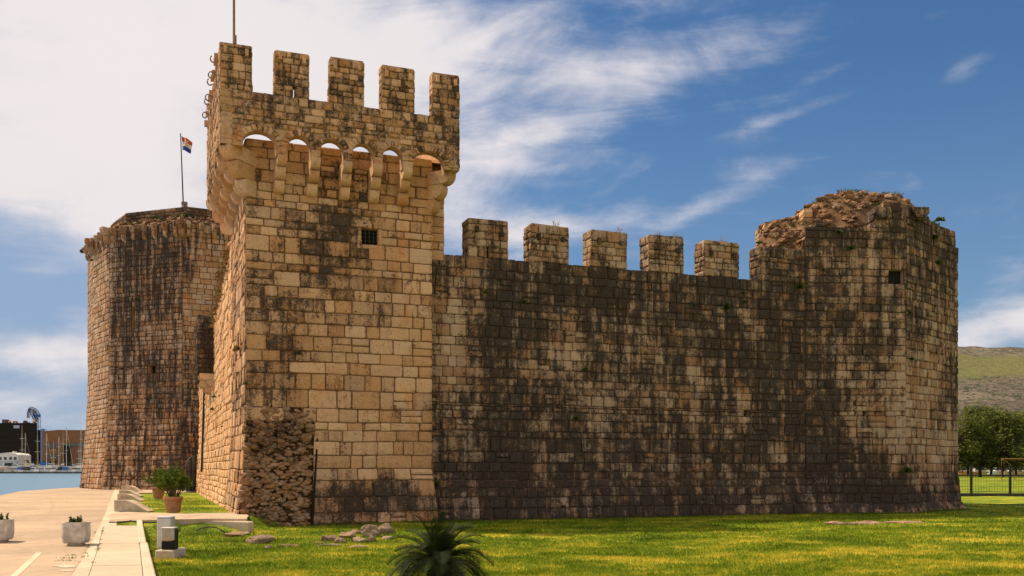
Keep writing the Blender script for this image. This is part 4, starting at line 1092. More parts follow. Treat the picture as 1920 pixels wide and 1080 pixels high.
def boat(name, label, x, y, z, L, beam, hullh, ang, seed, cabin=1, mat=None, canvas=None, group=None, mast=0, fly=False):
    """motor or sailing boat: hull, cabin with windows, optional canopy and mast"""
    rng = random.Random(seed); t = thing(name, label, 'sailing boat' if mast else 'boat', (x, y, z), group)
    ca, sa = math.cos(ang), math.sin(ang)
    def W(a, b_, c): return Vector((x+a*ca-b_*sa, y+a*sa+b_*ca, z+c))
    mb = MB(); st = [(-.5, .82, 1.0), (-.3, .95, .98), (0, 1, 1.0), (.25, .86, 1.06), (.42, .45, 1.16), (.5, .03, 1.25)]; vs = []
    for (u, w, hh) in st:
        for (bw, bz) in ((0, -.35), (.75, -.1), (1, 1), (-1, 1), (-.75, -.1)): vs.append(W(u*L, bw*w*beam/2, bz*hullh*(hh if bz > 0 else 1)))
    fs = [(i*5+j, (i+1)*5+j, (i+1)*5+(j+1) % 5, i*5+(j+1) % 5) for i in range(5) for j in range(5)]+[(4, 3, 2, 1, 0), (25, 26, 27, 28, 29)]
    mb.add(vs, fs); mb.build('hull', mat or M_WH, t)
    if cabin:
        mb = MB(); h = hullh; ch = .55*hullh+.35*cabin
        def fr_(u0, u1, w, z0_, z1_, sl): return [W(u0*L, -w, z0_), W(u1*L, -w, z0_), W(u1*L, w, z0_), W(u0*L, w, z0_), W((u0+sl*.3)*L, -w*.86, z1_), W((u1-sl)*L, -w*.86, z1_), W((u1-sl)*L, w*.86, z1_), W((u0+sl*.3)*L, w*.86, z1_)]
        F = [(0, 3, 2, 1), (4, 5, 6, 7), (0, 1, 5, 4), (1, 2, 6, 5), (2, 3, 7, 6), (3, 0, 4, 7)]
        mb.add(fr_(-.3, .28, beam*.38, h*.95, h+ch, .1), F); c_ = mb.build('cabin', M_WH, t)
        mb = MB(); mb.add(fr_(-.25, .255, beam*.395, h+ch*.35, h+ch*.8, .075), F); mb.build('windows', M_GLS, c_)
        if fly: mb = MB(); mb.add(fr_(-.25, .05, beam*.3, h+ch, h+ch+.7, .04), F); mb.build('flybridge', M_WH, t)
    if canvas:
        mb = MB(); mb.add([W(-.5*L, -beam*.42, hullh*1.1), W(-.05*L, -beam*.42, hullh*1.1), W(-.05*L, beam*.42, hullh*1.1), W(-.5*L, beam*.42, hullh*1.1), W(-.46*L, -beam*.3, hullh+1.5), W(-.1*L, -beam*.3, hullh+1.6), W(-.1*L, beam*.3, hullh+1.6), W(-.46*L, beam*.3, hullh+1.5)],
                          [(0, 3, 2, 1), (4, 5, 6, 7), (0, 1, 5, 4), (1, 2, 6, 5), (2, 3, 7, 6), (3, 0, 4, 7)]); mb.build('canopy', canvas, t)
    if mast:
        mb = MB(); mb.tube([W(.05*L, 0, hullh), W(.05*L, 0, mast)], [.13, .08], 6); ms_ = mb.build('mast', M_TAN if seed % 2 else M_WH, t)
        for f_ in (.48, .72): mb = MB(); mb.tube([W(.05*L, -beam*.42*(1.2-f_*.6), mast*f_), W(.05*L, beam*.42*(1.2-f_*.6), mast*f_)], .06, 5); mb.build('spreader', M_WH, ms_)
        mb = MB(); mb.tube([W(.03*L, 0, hullh+1.3), W(-.42*L, 0, hullh+1.4)], .16, 6); mb.build('boom', M_BLUE if seed % 3 == 0 else M_TAN, t)
        mb = MB()
        mb.tube([W(.5*L, 0, hullh*1.2), W(.05*L, 0, mast*.97)], .05 if seed % 4 else .11, 4); mb.tube([W(-.5*L, 0, hullh), W(.05*L, 0, mast*.98)], .025, 3)
        mb.build('stays', M_TAN, t)
    return t
for k, (px, Y, L, ang, cab, lb, mt_) in enumerate(((1801, 225, 6, .2, 1.2, 'white boat partly hidden by the right edge of the ruined tower', None), (1817, 222, 5, 3.1, .0, 'small boat with an orange brown hull beyond the pitch', M_WOODB), (1836, 228, 5, .1, 1.0, 'pale boat between the orange boat and the large white boat', M_TAN),
        (1876, 225, 6.5, 3.14, 1.7, 'largest white boat with a dark windowed cabin seen through the goal', None), (1908, 222, 7, .0, 1.5, 'white and tan boat at the right edge beyond the pitch', M_TAN))):
    boat('boat', lb, (px-960)/FPX*Y, Y, .25, L, 2.2, .75, ang, k, cab, mt_, None, 'boats ashore beyond the pitch')

# ================================================================== FAR SHORE
YS = 430.0; S_ = YS/FPX
X_ = lambda px, Y=YS: (px-960)/FPX*Y
Z_ = lambda py, Y=YS: CH+(HZ-py)/FPX*Y
mb = MB(); mb.abox(-400, -120, YS+8, YS+600, -1, .4); struct(mb.build('far_shore', plain('quay ground', (.22, .18, .14), .9)))
mb = MB(); mb.abox(-420, -120, YS-8, YS-4, -.6, .0); struct(mb.build('pontoon', plain('dark pontoon', (.05, .04, .035), .9)))
hall = thing('shipyard_hall', 'huge black sided shipyard hall across the water at the left edge', 'building', (X_(20, 520), 520, 0)); Yh = 520
mK, T, b = mat_base('black sheeting'); g = T.n('ShaderNodeNewGeometry').outputs['Position']
T.put(b, 'Base Color', T.mix(T.noise(T.scale(g, (1, 1, 4)), .3, 5, .7), (.010, .009, .008), (.030, .026, .022))); b.inputs['Roughness'].default_value = .9; b.inputs['Specular IOR Level'].default_value = .1
mb = MB(); mb.prism([(X_(-60, Yh), Yh, 0), (X_(69, Yh), Yh, 0), (X_(69, Yh+40), Yh+40, 0), (X_(-60, Yh), Yh+40, 0)], (0, 0, Z_(793, Yh))); mb.prism([(X_(69, Yh), Yh+1, 0), (X_(76, Yh), Yh+1, 0), (X_(76, Yh+40), Yh+40, 0), (X_(69, Yh+40)+.1, Yh+40, 0)], (0, 0, Z_(806, Yh))); mb.build('walls', mK, hall)
mb = MB()
for z in np.linspace(2, Z_(795, Yh), 9): mb.abox(X_(-60, Yh), X_(69, Yh), Yh-.2, Yh, z, z+.2)
mb.build('ribs', plain('dark rib', (.035, .03, .026), .9), hall)
mb = MB(); mb.abox(X_(26, Yh), X_(37, Yh), Yh-.4, Yh-.1, Z_(803, Yh), Z_(797.5, Yh)); mb.build('opening', plain('pale opening', (.35, .42, .52), .8), hall)
mb = MB(); mb.abox(X_(76, Yh), X_(79.5, Yh), Yh, Yh+3, 0, Z_(804, Yh)); mb.build('blue_panel', plain('blue panel', (.10, .25, .55), .7), hall)
mb = MB(); mb.abox(X_(0, Yh), X_(7, Yh), Yh+2, Yh+6, Z_(793, Yh), Z_(786, Yh)); mb.abox(X_(39, Yh), X_(46, Yh), Yh+2, Yh+6, Z_(793, Yh), Z_(791, Yh)); mb.abox(X_(40, Yh), X_(43, Yh), Yh+2, Yh+5, Z_(791, Yh), Z_(788, Yh)); mb.build('roof_plant', plain('roof plant', (.12, .10, .08), .9), hall)
mb = MB()
for (px, w) in ((21, 2.2), (26, 2.0), (13, 3.5), (59, 3)): 
    q = Vector((X_(px, Yh), Yh+3, Z_(792.5, Yh)+.6)); rock_into(mb, q, (w*.45, .8, .9), int(px), 1)
mb.build('orange_drums', plain('orange drum', (.5, .22, .06), .7), hall)
cr_ = thing('harbour_crane', 'tangled lattice crane with folded jib above the black shipyard hall', 'crane', (X_(68, 530), 530, 0)); Yc = 530
def lat(mb, pts, w, r=.14):
    pts = [Vector(p) for p in pts]
    for a, b_ in zip(pts[:-1], pts[1:]):
        d = (b_-a); n_ = max(2, int(d.length/w)); s_ = d.cross(Vector((0, 1, 0))).normalized()*w/2; yv = Vector((0, w/2, 0))
        for o_ in (s_+yv, s_-yv, -s_+yv, -s_-yv): mb.tube([a+o_, b_+o_], r, 4)
        for i in range(n_):
            p, q = a+d*i/n_, a+d*(i+1)/n_; mb.tube([p+s_-yv, q-s_-yv], r*.7, 3); mb.tube([p-s_-yv, q+s_-yv], r*.7, 3); mb.tube([p-s_-yv, p+s_-yv], r*.7, 3)
Pc_ = lambda px, py: Vector((X_(px, Yc), Yc, Z_(py, Yc)))
mb = MB(); lat(mb, [Pc_(71, 866), Pc_(71, 800)], 2.2, .16); lat(mb, [Pc_(71, 800), Pc_(72, 782)], 1.8); mb.build('tower_frame', M_IRON, cr_)
mb = MB(); lat(mb, [Pc_(73.5, 779), Pc_(66, 768), Pc_(57, 765)], 1.3); lat(mb, [Pc_(57, 765), Pc_(53.5, 772), Pc_(53, 784)], 1.0); lat(mb, [Pc_(56, 768), Pc_(62, 780), Pc_(68, 792)], 1.2); lat(mb, [Pc_(62, 768), Pc_(66, 778), Pc_(70, 788)], 1.0); mb.build('jib', M_IRON, cr_)
mb = MB(); p = Pc_(71, 780); mb.abox(p.x-1.1, p.x+1.1, p.y-1, p.y+1, p.z-.6, p.z+.8); mb.build('cab', M_BLUE, cr_)
hg = thing('hangar', 'broad brown industrial hangar with tall dark doorway across the water', 'building', (X_(120, 480), 480, 0)); Yg = 480
mb = MB(); zf1, zf2 = Z_(808.5, Yg), Z_(806, Yg)
mb.prism([Vector((X_(79, Yg), Yg, 0)), Vector((X_(186, Yg), Yg, 0)), Vector((X_(186, Yg), Yg, Z_(806.5, Yg))), Vector((X_(108, Yg), Yg, zf2)), Vector((X_(79, Yg), Yg, zf1))], Vector((0, 35, 0))); mb.build('walls', plain('brown cladding', (.20, .098, .04), .8, .15, .3), hg)
mb = MB()
for (a, b_, t_, bt) in ((87, 108, 831, 841), (117, 186, 831, 837), (87, 108, 851, 861)): mb.abox(X_(a, Yg), X_(b_, Yg), Yg-.3, Yg, Z_(bt, Yg), Z_(t_, Yg))
mb.build('window_band', plain('grey glazing', (.10, .095, .09), .3, .3, 1.5), hg)
mb = MB(); mb.abox(X_(117, Yg), X_(133, Yg), Yg-.5, Yg-.2, 0, Z_(836, Yg)); mb.build('doorway', M_DARK, hg)
mb = MB(); mb.abox(X_(134, Yg), X_(156, Yg), Yg-.6, Yg-.2, 0, Z_(839, Yg)); mb.build('door', plain('brown door', (.16, .085, .045), .8), hg)
mb = MB(); q = Pc_(88, 806); mb.tube([q-ZV*3, q, q+Vector((-2, 0, .4))], .12, 5); mb.build('lamp_bracket', M_IRON, hg)
wh = thing('harbour_office', 'small white two storey house with dark windows on the far quay', 'house', (X_(14, 450), 450, 0)); Yw = 450
mb = MB(); mb.abox(X_(-40, Yw), X_(34, Yw), Yw, Yw+12, 0, Z_(853, Yw)); mb.prism([Vector((X_(-40, Yw), Yw, Z_(853, Yw))), Vector((X_(34, Yw), Yw, Z_(853, Yw))), Vector((X_(28, Yw), Yw, Z_(850, Yw))), Vector((X_(14, Yw), Yw, Z_(848.5, Yw))), Vector((X_(0, Yw), Yw, Z_(850, Yw)))], Vector((0, 12, 0))); mb.build('walls', plain('white render', (.62, .60, .56), .8, .1), wh)
mb = MB(); mb.abox(X_(15, Yw), X_(19, Yw), Yw+4, Yw+6, Z_(849, Yw), Z_(846, Yw)); mb.build('chimney', plain('white render', (.62, .60, .56), .8, .1), wh)
for px in (-20, -10, 0.5, 10, 20, 28.5): mb = MB(); mb.abox(X_(px-2.6, Yw), X_(px+2.6, Yw), Yw-.12, Yw-.03, Z_(862, Yw), Z_(857, Yw)); mb.build('window', M_GLS, wh)
mb = MB(); mb.abox(X_(-40, Yw), X_(34, Yw), Yw-2, Yw, Z_(871, Yw), Z_(863.5, Yw)); mb.build('terrace', plain('pale terrace', (.42, .5, .52), .8), wh)
M_FAR = leaf_mat('harbour tree leaves', (.012, .018, .008), (.05, .06, .02))
for k, (px, ytop, w, lb) in enumerate(((69, 865, 1.7, 'round dark tree left of the three on the far quay'), (88, 864, 1.8, 'round dark tree in the middle of the far quay'), (103, 862, 2.1, 'dense dark tree standing left of the hangar doorway'), (131, 867, 1.5, 'round dark tree right of the hangar doorway'), (50, 862, 1.3, 'bright green small tree behind the boats near the white house'))):
    Y = YS+12; tree('harbour_tree', lb, X_(px, Y), Y, .4, Z_(ytop, Y)-.4, w*1.15, 900+k, 900, .35, 'trees on the far quay', 12, .4, M_WEED if k == 4 else M_FAR)
rng = random.Random(8)
for k, (px, yt, lb) in enumerate(((41, 797, 'sailing boat with the tallest mast in front of the black hall'), (46, 812, 'sailing boat with a thick raised foresail stay before the black hall'), (70, 804, 'sailing boat at the right corner of the black hall'), (86, 812, 'sailing boat between the blue panel and the hangar'),
      (100, 827, 'short masted sailing boat before the hangar windows'), (109, 818, 'sailing boat just left of the hangar doorway'), (118, 810, 'sailing boat with its mast against the hangar doorway'), (123, 799, 'tall masted sailing boat with a sloping stay right of the hangar doorway'), (148, 830, 'short masted sailing boat beside the stone tower edge'), (150.5, 799, 'tallest sailing boat beside the stone tower edge'))):
    Y = YS+rng.uniform(-1, 4); boat('sailing_boat', lb, X_(px, Y), Y, -.5, 9, 2.9, 1.0, (1.25 if k % 2 else 1.9) if k not in (1, 7) else -.25, k+1, .8, None, None, 'sailing boats moored across the water', Z_(yt, Y)+.5)
for k, (px, L, cab, cv, lb, fl) in enumerate(((3, 9, 1.6, None, 'motor boat with dark windows cut off by the left picture edge', True), (22, 8, 1.2, M_TAN, 'motor boat with a tan canopy below the white house', False), (36, 10, 1.5, M_IRON, 'motor boat with a dark cabin cover left of the blue canopy boat', False), (58, 9.5, 1.4, M_BLUE, 'white motor boat with a bright blue canopy', False),
      (78, 7, 1.0, None, 'small white motor boat right of the blue canopy boat', False), (96, 7.5, 1.2, None, 'white cabin boat in the middle of the far pontoon', True), (113, 7, 1.0, M_BLUE, 'small motor boat with blue cover in front of the hangar doorway', False), (127, 7, 1.1, M_IRON, 'motor boat with a black cover left of the stone tower', False), (145, 9, 1.5, None, 'larger white motor boat beside the stone tower edge', True))):
    Y = YS-.5; boat('motor_boat', lb, X_(px, Y), Y, -.55, L*1.15, 3.6, 1.35, .12 if k % 2 else 3.0, 40+k, cab, M_TAN if k == 1 else None, cv, 'motor boats along the far pontoon', 0, fl)
for k, (px, L, cv, lb) in enumerate(((8, 9, None, 'white yacht ashore in front of the white house at the picture edge'), (26, 8, M_IRON, 'yacht with black cover ashore right of the white house windows'), (44, 8, None, 'white hull ashore between the white house and the first round tree'), (62, 9, M_TAN, 'tan covered yacht ashore beneath the blue panel'),
      (80, 8, None, 'white yacht ashore between the first two round trees'), (94, 8, M_BLUE, 'blue covered yacht ashore between the second and third round trees'), (118, 9, None, 'big white hull ashore under the hangar doorway'), (138, 8, M_IRON, 'dark covered yacht ashore right of the hangar doorway'), (152, 9, None, 'white yacht ashore half hidden by the big tower'))):
    Y = YS+9.5; boat('yacht', lb, X_(px, Y), Y, 1.1+.4*(k % 3), L, 2.8, 1.1, .15 if k % 2 else 3.0, 80+k, 1.2, None, cv, 'yachts standing ashore on the far quay', 0, k % 3 == 0)
mb = MB(); a = at(149, 912, 66); mb.tube([a, a+Vector((1.5, .2, 1.0))], .04, 5); a2 = a+Vector((.25, 0, .2)); mb.tube([a2, a2-ZV*.6], .03, 5); b2_ = a+Vector((1.3, .2, .87)); mb.tube([b2_, b2_-ZV*1.2], .03, 5)
tag(mb.build('handrail', M_IRON), 'short dark handrail sloping at the water edge beside the big tower', 'handrail')

# ================================================================== FOREGROUND OBJECTS
M_WPL = plain('white cast planter', (.54, .48, .42), .8, .35, 5, bmp=.2); M_SOIL = plain('soil', (.06, .04, .025), .95)
M_SUC = leaf_mat('succulent', (.03, .06, .008), (.09, .13, .02))
def chplan(cx, cy, w, d, ch, rot):
    q = [(-w+ch, -d), (w-ch, -d), (w, -d+ch), (w, d-ch), (w-ch, d), (-w+ch, d), (-w, d-ch), (-w, -d+ch)]
    c_, s_ = math.cos(rot), math.sin(rot); return [(cx+a*c_-b_*s_, cy+a*s_+b_*c_) for a, b_ in q]
def loft(mb, rings, cap0=True, cap1=True, tone=.5):
    n = len(rings[0][0]); vs = [(x, y, z) for pts, z in rings for x, y in pts]
    fs = [(r*n+i, r*n+(i+1) % n, (r+1)*n+(i+1) % n, (r+1)*n+i) for r in range(len(rings)-1) for i in range(n)]
    if cap0: fs.append(tuple(range(n))[::-1])
    if cap1: fs.append(tuple(range((len(rings)-1)*n, len(rings)*n)))
    mb.add(vs, fs, tone)
for k, (pc, py, rot, lb) in enumerate(((143, 1028, .10, 'white square concrete planter with a small succulent beside the footpath'), (-1, 1022, .06, 'white concrete planter cut off by the left picture edge'))):
    c = gp(pc, py-6); z0 = c.z; t = thing('planter', lb, 'planter', (c.x, c.y, z0), 'white planters on the plaza'); w = .235
    mb = MB(); R_ = lambda s, z: (chplan(c.x, c.y, w*s, w*s, .05*s, rot), z0+z)
    loft(mb, [R_(.86, .05), R_(.94, .09), R_(1.0, .20), R_(1.0, .47), R_(1.0, .49), R_(.84, .49), R_(.82, .42)]); mb.build('tub', M_WPL, t)
    mb = MB(); loft(mb, [R_(.62, 0), R_(.62, .06)]); mb.build('foot', M_CONC, t)
    mb = MB(); loft(mb, [R_(.83, .41), R_(.83, .44)]); mb.build('soil', M_SOIL, t)
    pl = MB(); rng = random.Random(60+k)
    for j in range(17):
        b0 = Vector((c.x+rng.uniform(-.15, .15), c.y+rng.uniform(-.12, .12), z0+.43)); L = rng.uniform(.07, .2); lean = Vector((rng.uniform(-.4, .4), rng.uniform(-.3, .3), 1)).normalized()
        pl.tube([b0, b0+lean*L], .012, 5)
        for q in range(9): 
            d = Vector((rng.gauss(0, 1), rng.gauss(0, 1), rng.gauss(0, .6)+.7)).normalized(); s_ = b0+lean*L*rng.uniform(.3, 1); leaf(pl, s_, s_+d*.055, .014, rng)
    pr_ = thing('succulent', ('small fleshy green succulent growing in the white planter beside the footpath', 'fleshy green succulent in the planter at the left picture edge')[k], 'plant', (c.x, c.y, z0+.43), 'succulents in the planters'); pl.build('leaves', M_SUC, pr_)
# concrete ramp blocks
for k, (pa, pb_, pm, yt, yb, lb) in enumerate(((214, 276, 241, 937, 960, 'nearest and largest stained concrete wedge block beside the plaza edge'), (220, 262, 240, 925.5, 940, 'second concrete wedge block from the front beside the plaza edge'), (223, 261, 240, 918.5, 931, 'third low concrete wedge block from the front'), (227, 262, 244, 910, 923, 'farthest concrete wedge block near the big tower'))):
    A = gp(pa, yb); B = gp(pb_, yb); Mx = X_(pm, A.y); h = (yb-yt)/FPX*A.y; mb = MB(); z0 = A.z-.02
    mb.prism([Vector((A.x, A.y, z0)), Vector((B.x, A.y, z0)), Vector((B.x+.01, A.y, z0+.05)), Vector((Mx+.15, A.y, z0+h*.78)), Vector((Mx, A.y, z0+h*.95)), Vector((Mx-.08, A.y, z0+h)), Vector((A.x, A.y, z0+h))], Vector((.06, .42, 0)))
    m_ = M_CONC
    tag(mb.build('wedge_block', m_), lb, 'concrete block', 'concrete wedge blocks beside the plaza')
# terracotta pots with oleander
M_TERRA = plain('terracotta', (.40, .19, .085), .85, .25, 7, bmp=.15); M_OLE = leaf_mat('oleander leaves', (.04, .075, .008), (.20, .26, .03)); M_STEM = plain('stem', (.12, .09, .05), .9)
for k, (px, py, wp, hp, bw, btop, lb, lb2) in enumerate(((324.5, 963, 36, 30, 34, 868, 'tapered terracotta pot nearer the camera on the grass by the side wall', 'bushy green oleander in the nearer terracotta pot'), (297, 937, 25, 22, 30, 876, 'dark terracotta pot behind the nearer one', 'oleander with reddish tips in the farther terracotta pot'))):
    c = gp(px, py-2); s_ = c.y/FPX; r = wp*s_/2; h = hp*s_; z0 = c.z; mb = MB()
    def ring(rr, z): return ([(c.x+rr*math.cos(2*math.pi*i/24), c.y+rr*math.sin(2*math.pi*i/24)) for i in range(24)], z0+z)
    t = thing('terracotta_pot', lb, 'plant pot', (c.x, c.y, z0), 'terracotta pots by the side wall')
    loft(mb, [ring(r*.66, 0), ring(r*.70, .01), ring(r*.9, h*.8)], True, False); mb.build('pot_body', M_TERRA, t, smooth_=False)
    mb = MB(); loft(mb, [ring(r*.9, h*.79), ring(r*.99, h*.80), ring(r, h*.84), ring(r, h*.97), ring(r*.96, h), ring(r*.84, h), ring(r*.82, h*.86)], False, False); mb.build('pot_rim', M_TERRA, t)
    mb = MB(); loft(mb, [ring(r*.84, h*.80), ring(r*.84, h*.88)]); mb.build('soil', M_SOIL, t)
    rng = random.Random(70+k); bs = thing('oleander', lb2, 'shrub', (c.x, c.y, z0+h*.88), 'oleanders in the terracotta pots'); st_ = MB(); lf = MB()
    H_ = (HZ-btop)*s_+CH-(z0+h); Rb = bw*s_
    for j in range(46 if k == 0 else 34):
        an = rng.uniform(0, 6.28); rr = math.sqrt(rng.random()); tipp = Vector((c.x+math.cos(an)*Rb*rr*.98, c.y+math.sin(an)*Rb*rr*.8, z0+h+H_*(1-.62*rr**1.7)*rng.uniform(.68, 1.0)))
        b0 = Vector((c.x+math.cos(an)*r*.4*rr, c.y+math.sin(an)*r*.4*rr, z0+h*.86)); mid_ = b0.lerp(tipp, .5)+ZV*.08*H_
        st_.tube([b0, mid_, tipp], [.012, .009, .004], 4)
        for q in range(64):
            f_ = rng.uniform(.22, 1.0)**.7; p = b0.lerp(mid_, f_*2) if f_ < .5 else mid_.lerp(tipp, f_*2-1); d = (tipp-b0).normalized()*.7+Vector((rng.gauss(0, .6), rng.gauss(0, .6), rng.gauss(0, .45)+.2)); d.normalize()
            leaf(lf, p, p+d*rng.uniform(.10, .17)*(1 if k == 0 else 1.15), .013, rng, .02)
    st_.build('stems', M_STEM, bs); lf.build('leaves', M_OLE, bs)
# utility boxes on a plinth
def bevel_box(mb, cx, cy, w, d, z0, z1, bev=.012):
    R2 = lambda s: chplan(cx, cy, w/2-s, d/2-s, bev, .0); loft(mb, [(R2(bev), z0), (R2(0), z0+bev), (R2(0), z1-bev), (R2(bev), z1)])
m, T, b = mat_base('scorched grey cabinet'); g = T.n('ShaderNodeNewGeometry').outputs['Position']; sx = T.n('ShaderNodeSeparateXYZ', i_0=g); nn = T.noise(g, 9, 5, .7)
zz_ = T.m('ADD', sx.outputs[2], T.m('MULTIPLY', T.m('SUBTRACT', nn, .5), .16)); c = T.mix(T.step(T.noise(g, 14, 5, .7), .35, .7), (.30, .27, .23), (.42, .38, .32)); c = T.mix(T.step(zz_, .345, .315), c, (.42, .27, .16)); c = T.mix(T.step(zz_, .305, .285), c, (.008, .007, .006)); T.put(b, 'Base Color', c); b.inputs['Roughness'].default_value = .7; M_SCORCH = m
M_CAB = plain('pale grey cabinet', (.46, .45, .43), .5, .15, 6)
pc_ = gp(313, 1043, lambda x, y: 0.0); y0_ = pc_.y; X2 = lambda px, Y: (px-960)/FPX*Y
mb = MB(); bevel_box(mb, X2(313.5, y0_+.17), y0_+.36, .37, .7, -.1, .115, .02); tag(mb.build('plinth', M_CONC), 'low concrete plinth under the two grey utility boxes', 'plinth')
t = thing('utility_box', 'smaller front utility box with its lower half scorched black', 'utility box', (X2(315, y0_), y0_+.15, .115), 'utility boxes on the plinth')
mb = MB(); bevel_box(mb, X2(314.5, y0_+.1), y0_+.2, .25, .2, .115, .53); mb.build('cabinet', M_SCORCH, t)
mb = MB(); xh = X2(314.5, y0_+.1)+.125; mb.abox(xh, xh+.02, y0_+.12, y0_+.28, .13, .51); mb.build('side_plate', M_IRON, t)
mb = MB(); xh = X2(314.5, y0_+.1); bevel_box(mb, xh, y0_+.2, .27, .22, .53, .55, .01); mb.build('lid', M_CAB, t)
t = thing('utility_box', 'taller pale grey utility box behind the scorched one', 'utility box', (X2(308, y0_+.5), y0_+.5, .115), 'utility boxes on the plinth')
mb = MB(); bx_ = X2(309, y0_+.45); bevel_box(mb, bx_, y0_+.52, .28, .24, .115, .72); mb.build('cabinet', M_CAB, t)
mb = MB(); bevel_box(mb, bx_, y0_+.52, .30, .26, .72, .745, .015); mb.build('lid', plain('galvanised lid', (.42, .47, .55), .4), t)
mb = MB(); mb.abox(bx_-.12, bx_+.12, y0_+.395, y0_+.401, .14, .70); mb.build('door', plain('cabinet door', (.50, .49, .46), .5, .12, 5), t)
# kerb beam, cable
mb = MB(); a, b_ = X_(368, 26.35), X_(467, 26.2); mb.prism([Vector((a, 26.5, -.1)), Vector((b_, 26.15, -.1)), Vector((b_, 26.15, .20)), Vector((b_-.03, 26.17, .225)), Vector((a+.4, 26.42, .225)), Vector((a, 26.5, .16))], Vector((.05, .3, 0)))
tag(mb.build('kerb_beam', M_STRIP), 'long pale concrete kerb beam edging the gravel at the tower corner', 'kerb beam')
mb = MB(); ps = [Vector((X_(px, 25.4), 25.4+dy, z)) for px, dy, z in ((368, 0, .03), (378, 0, .10), (392, .02, .13), (405, 0, .12), (416, -.1, .06), (424, -.1, -.02))]; mb.tube(ps, .018, 6); tag(mb.build('cable', M_IRON), 'thin black cable arching over the grass in front of the kerb beam', 'cable')
mb = MB(); ps = [gp(px, py)+ZV*(.035+.02*math.sin(px)) for px, py in ((205, 981), (225, 981.5), (245, 979), (262, 981), (300, 980.5))]; mb.tube(ps, .022, 6); tag(mb.build('hose', M_IRON), 'black hose lying along the front of the gravel pad', 'hose')
# rocks
def rockpx(px0, px1, pt, pb_, lb, name='rock', mat=None, flat=False, seed=0, depth=1.0, zf=zlawn, amp=.22, zoff=0):
    cx = (px0+px1)/2; c = gp(cx, pb_, zf); s_ = c.y/FPX; w = (px1-px0)*s_/2; h = max(.04, (pb_-pt)*s_-(.0 if not flat else w*depth*.1)); h = max(.05, h*.9)
    mb = MB(); rock_into(mb, (c.x, c.y+w*depth*.6, c.z+h*.32+zoff), (w*1.18, w*depth*.95, h*.78), seed+int(cx), 3, random.Random(seed).uniform(-.3, .3), amp=amp)
    return tag(mb.build(name, mat or M_ROCK, None, 'rock'), lb, 'rock')
for k, r_ in enumerate((
    (464, 509, 1001, 1020, 'pale angular boulder standing alone in the grass in front of the rubble patch'), (491, 510, 1021, 1029, 'small rounded stone at the foot of the lone pale boulder'),
    (417, 458, 996, 1007, 'flat stone slab lying in grass left of the lone pale boulder'), (383, 406, 989, 998, 'flat stone beside the black cable'), (441, 466, 996, 1003, 'thin stone between the kerb beam and the pale boulder'),
    (601, 632, 999, 1016, 'brown squared block at the left end of the stone pile'), (636, 664, 997, 1009, 'reddish stone second from the left in the pile'), (676, 709, 982, 1007, 'lime streaked block on top of the pile, left of the hollow block'),
    (704, 735, 979, 1002, 'grey block with a dark hollow at the right top of the stone pile'), (660, 690, 1005, 1018, 'broad brown stone at the front of the pile'), (689, 707, 1004, 1017, 'small rounded red brown stone at the front of the pile'),
    (714, 737, 1003, 1012, 'flat stone under the hollow block near the palm'), (622, 650, 1008, 1019, 'darkest stone low at the front left of the pile'), (656, 680, 992, 1001, 'small block behind the pile against the wall foot'))):
    rockpx(*r_, seed=k*3+1, depth=.8, amp=.28)
mb = MB(); c = gp(719, 993, zlawn); rock_into(mb, (c.x, c.y-.05+.15, .24), (.07, .1, .07), 3, 1); 
for k, (a, b_, c_, d, lb) in enumerate(((597, 638, 1016, 1024, 'sunlit flat slab in the grass in front of the stone pile'), (522, 562, 1017, 1024, 'broken flat stones in the yellow grass left of the sunlit slab'), (567, 606, 1012, 1018, 'flat stone at the shadow edge behind the sunlit slab'), (646, 688, 1018, 1027, 'flat brown slab in front of the pile, near the palm'), (1795, 1815, 945, 957, 'broken stones at the foot of the ruined tower corner'), (1553, 1600, 973, 984, 'left lump of reddish worn bedrock at the foot of the ruined tower'), (1590, 1660, 974, 983, 'middle slab of reddish worn bedrock below the ruined tower'), (1650, 1745, 973, 981, 'long thin reddish bedrock slab nearest the tower corner'))):
    rockpx(a, b_, c_, d, lb, 'stone_slab' if k != 4 else 'rock', None if k < 5 else plain('reddish bedrock', (.33, .19, .13), .95, .4, 4, bmp=.8), True, 70+k, .45, amp=.3, zoff=-.03)

# ------------------------------------------------------------------ cycad
cyc = thing('cycad', 'large dark green sago palm with arching fronds at the bottom of the picture', 'palm', (0, 0, 0))
cc = gp(824, 1092, lambda x, y: 0); cyc.location = (cc.x, cc.y, 0); M_CYC = leaf_mat('cycad leaflets', (.006, .012, .001), (.030, .045, .003), .85, .15); M_CTR = plain('cycad trunk', (.05, .035, .02), .95, .5, 12, bmp=.6)
mb = MB(); mb.tube([cc+ZV*-.1, cc+ZV*.18, cc+ZV*.30], [.17, .16, .08], 12); rng = random.Random(21)
for j in range(90): an = rng.uniform(0, 6.28); z = rng.uniform(0, .3); d = Vector((math.cos(an), math.sin(an), .5)); p = cc+ZV*z+d*.13; leaf(mb, p, p+d*.09, .02, rng)
mb.build('trunk', M_CTR, cyc)
top = cc+ZV*.26
M_DRYF = leaf_mat('dry frond', (.10, .06, .02), (.22, .15, .06))
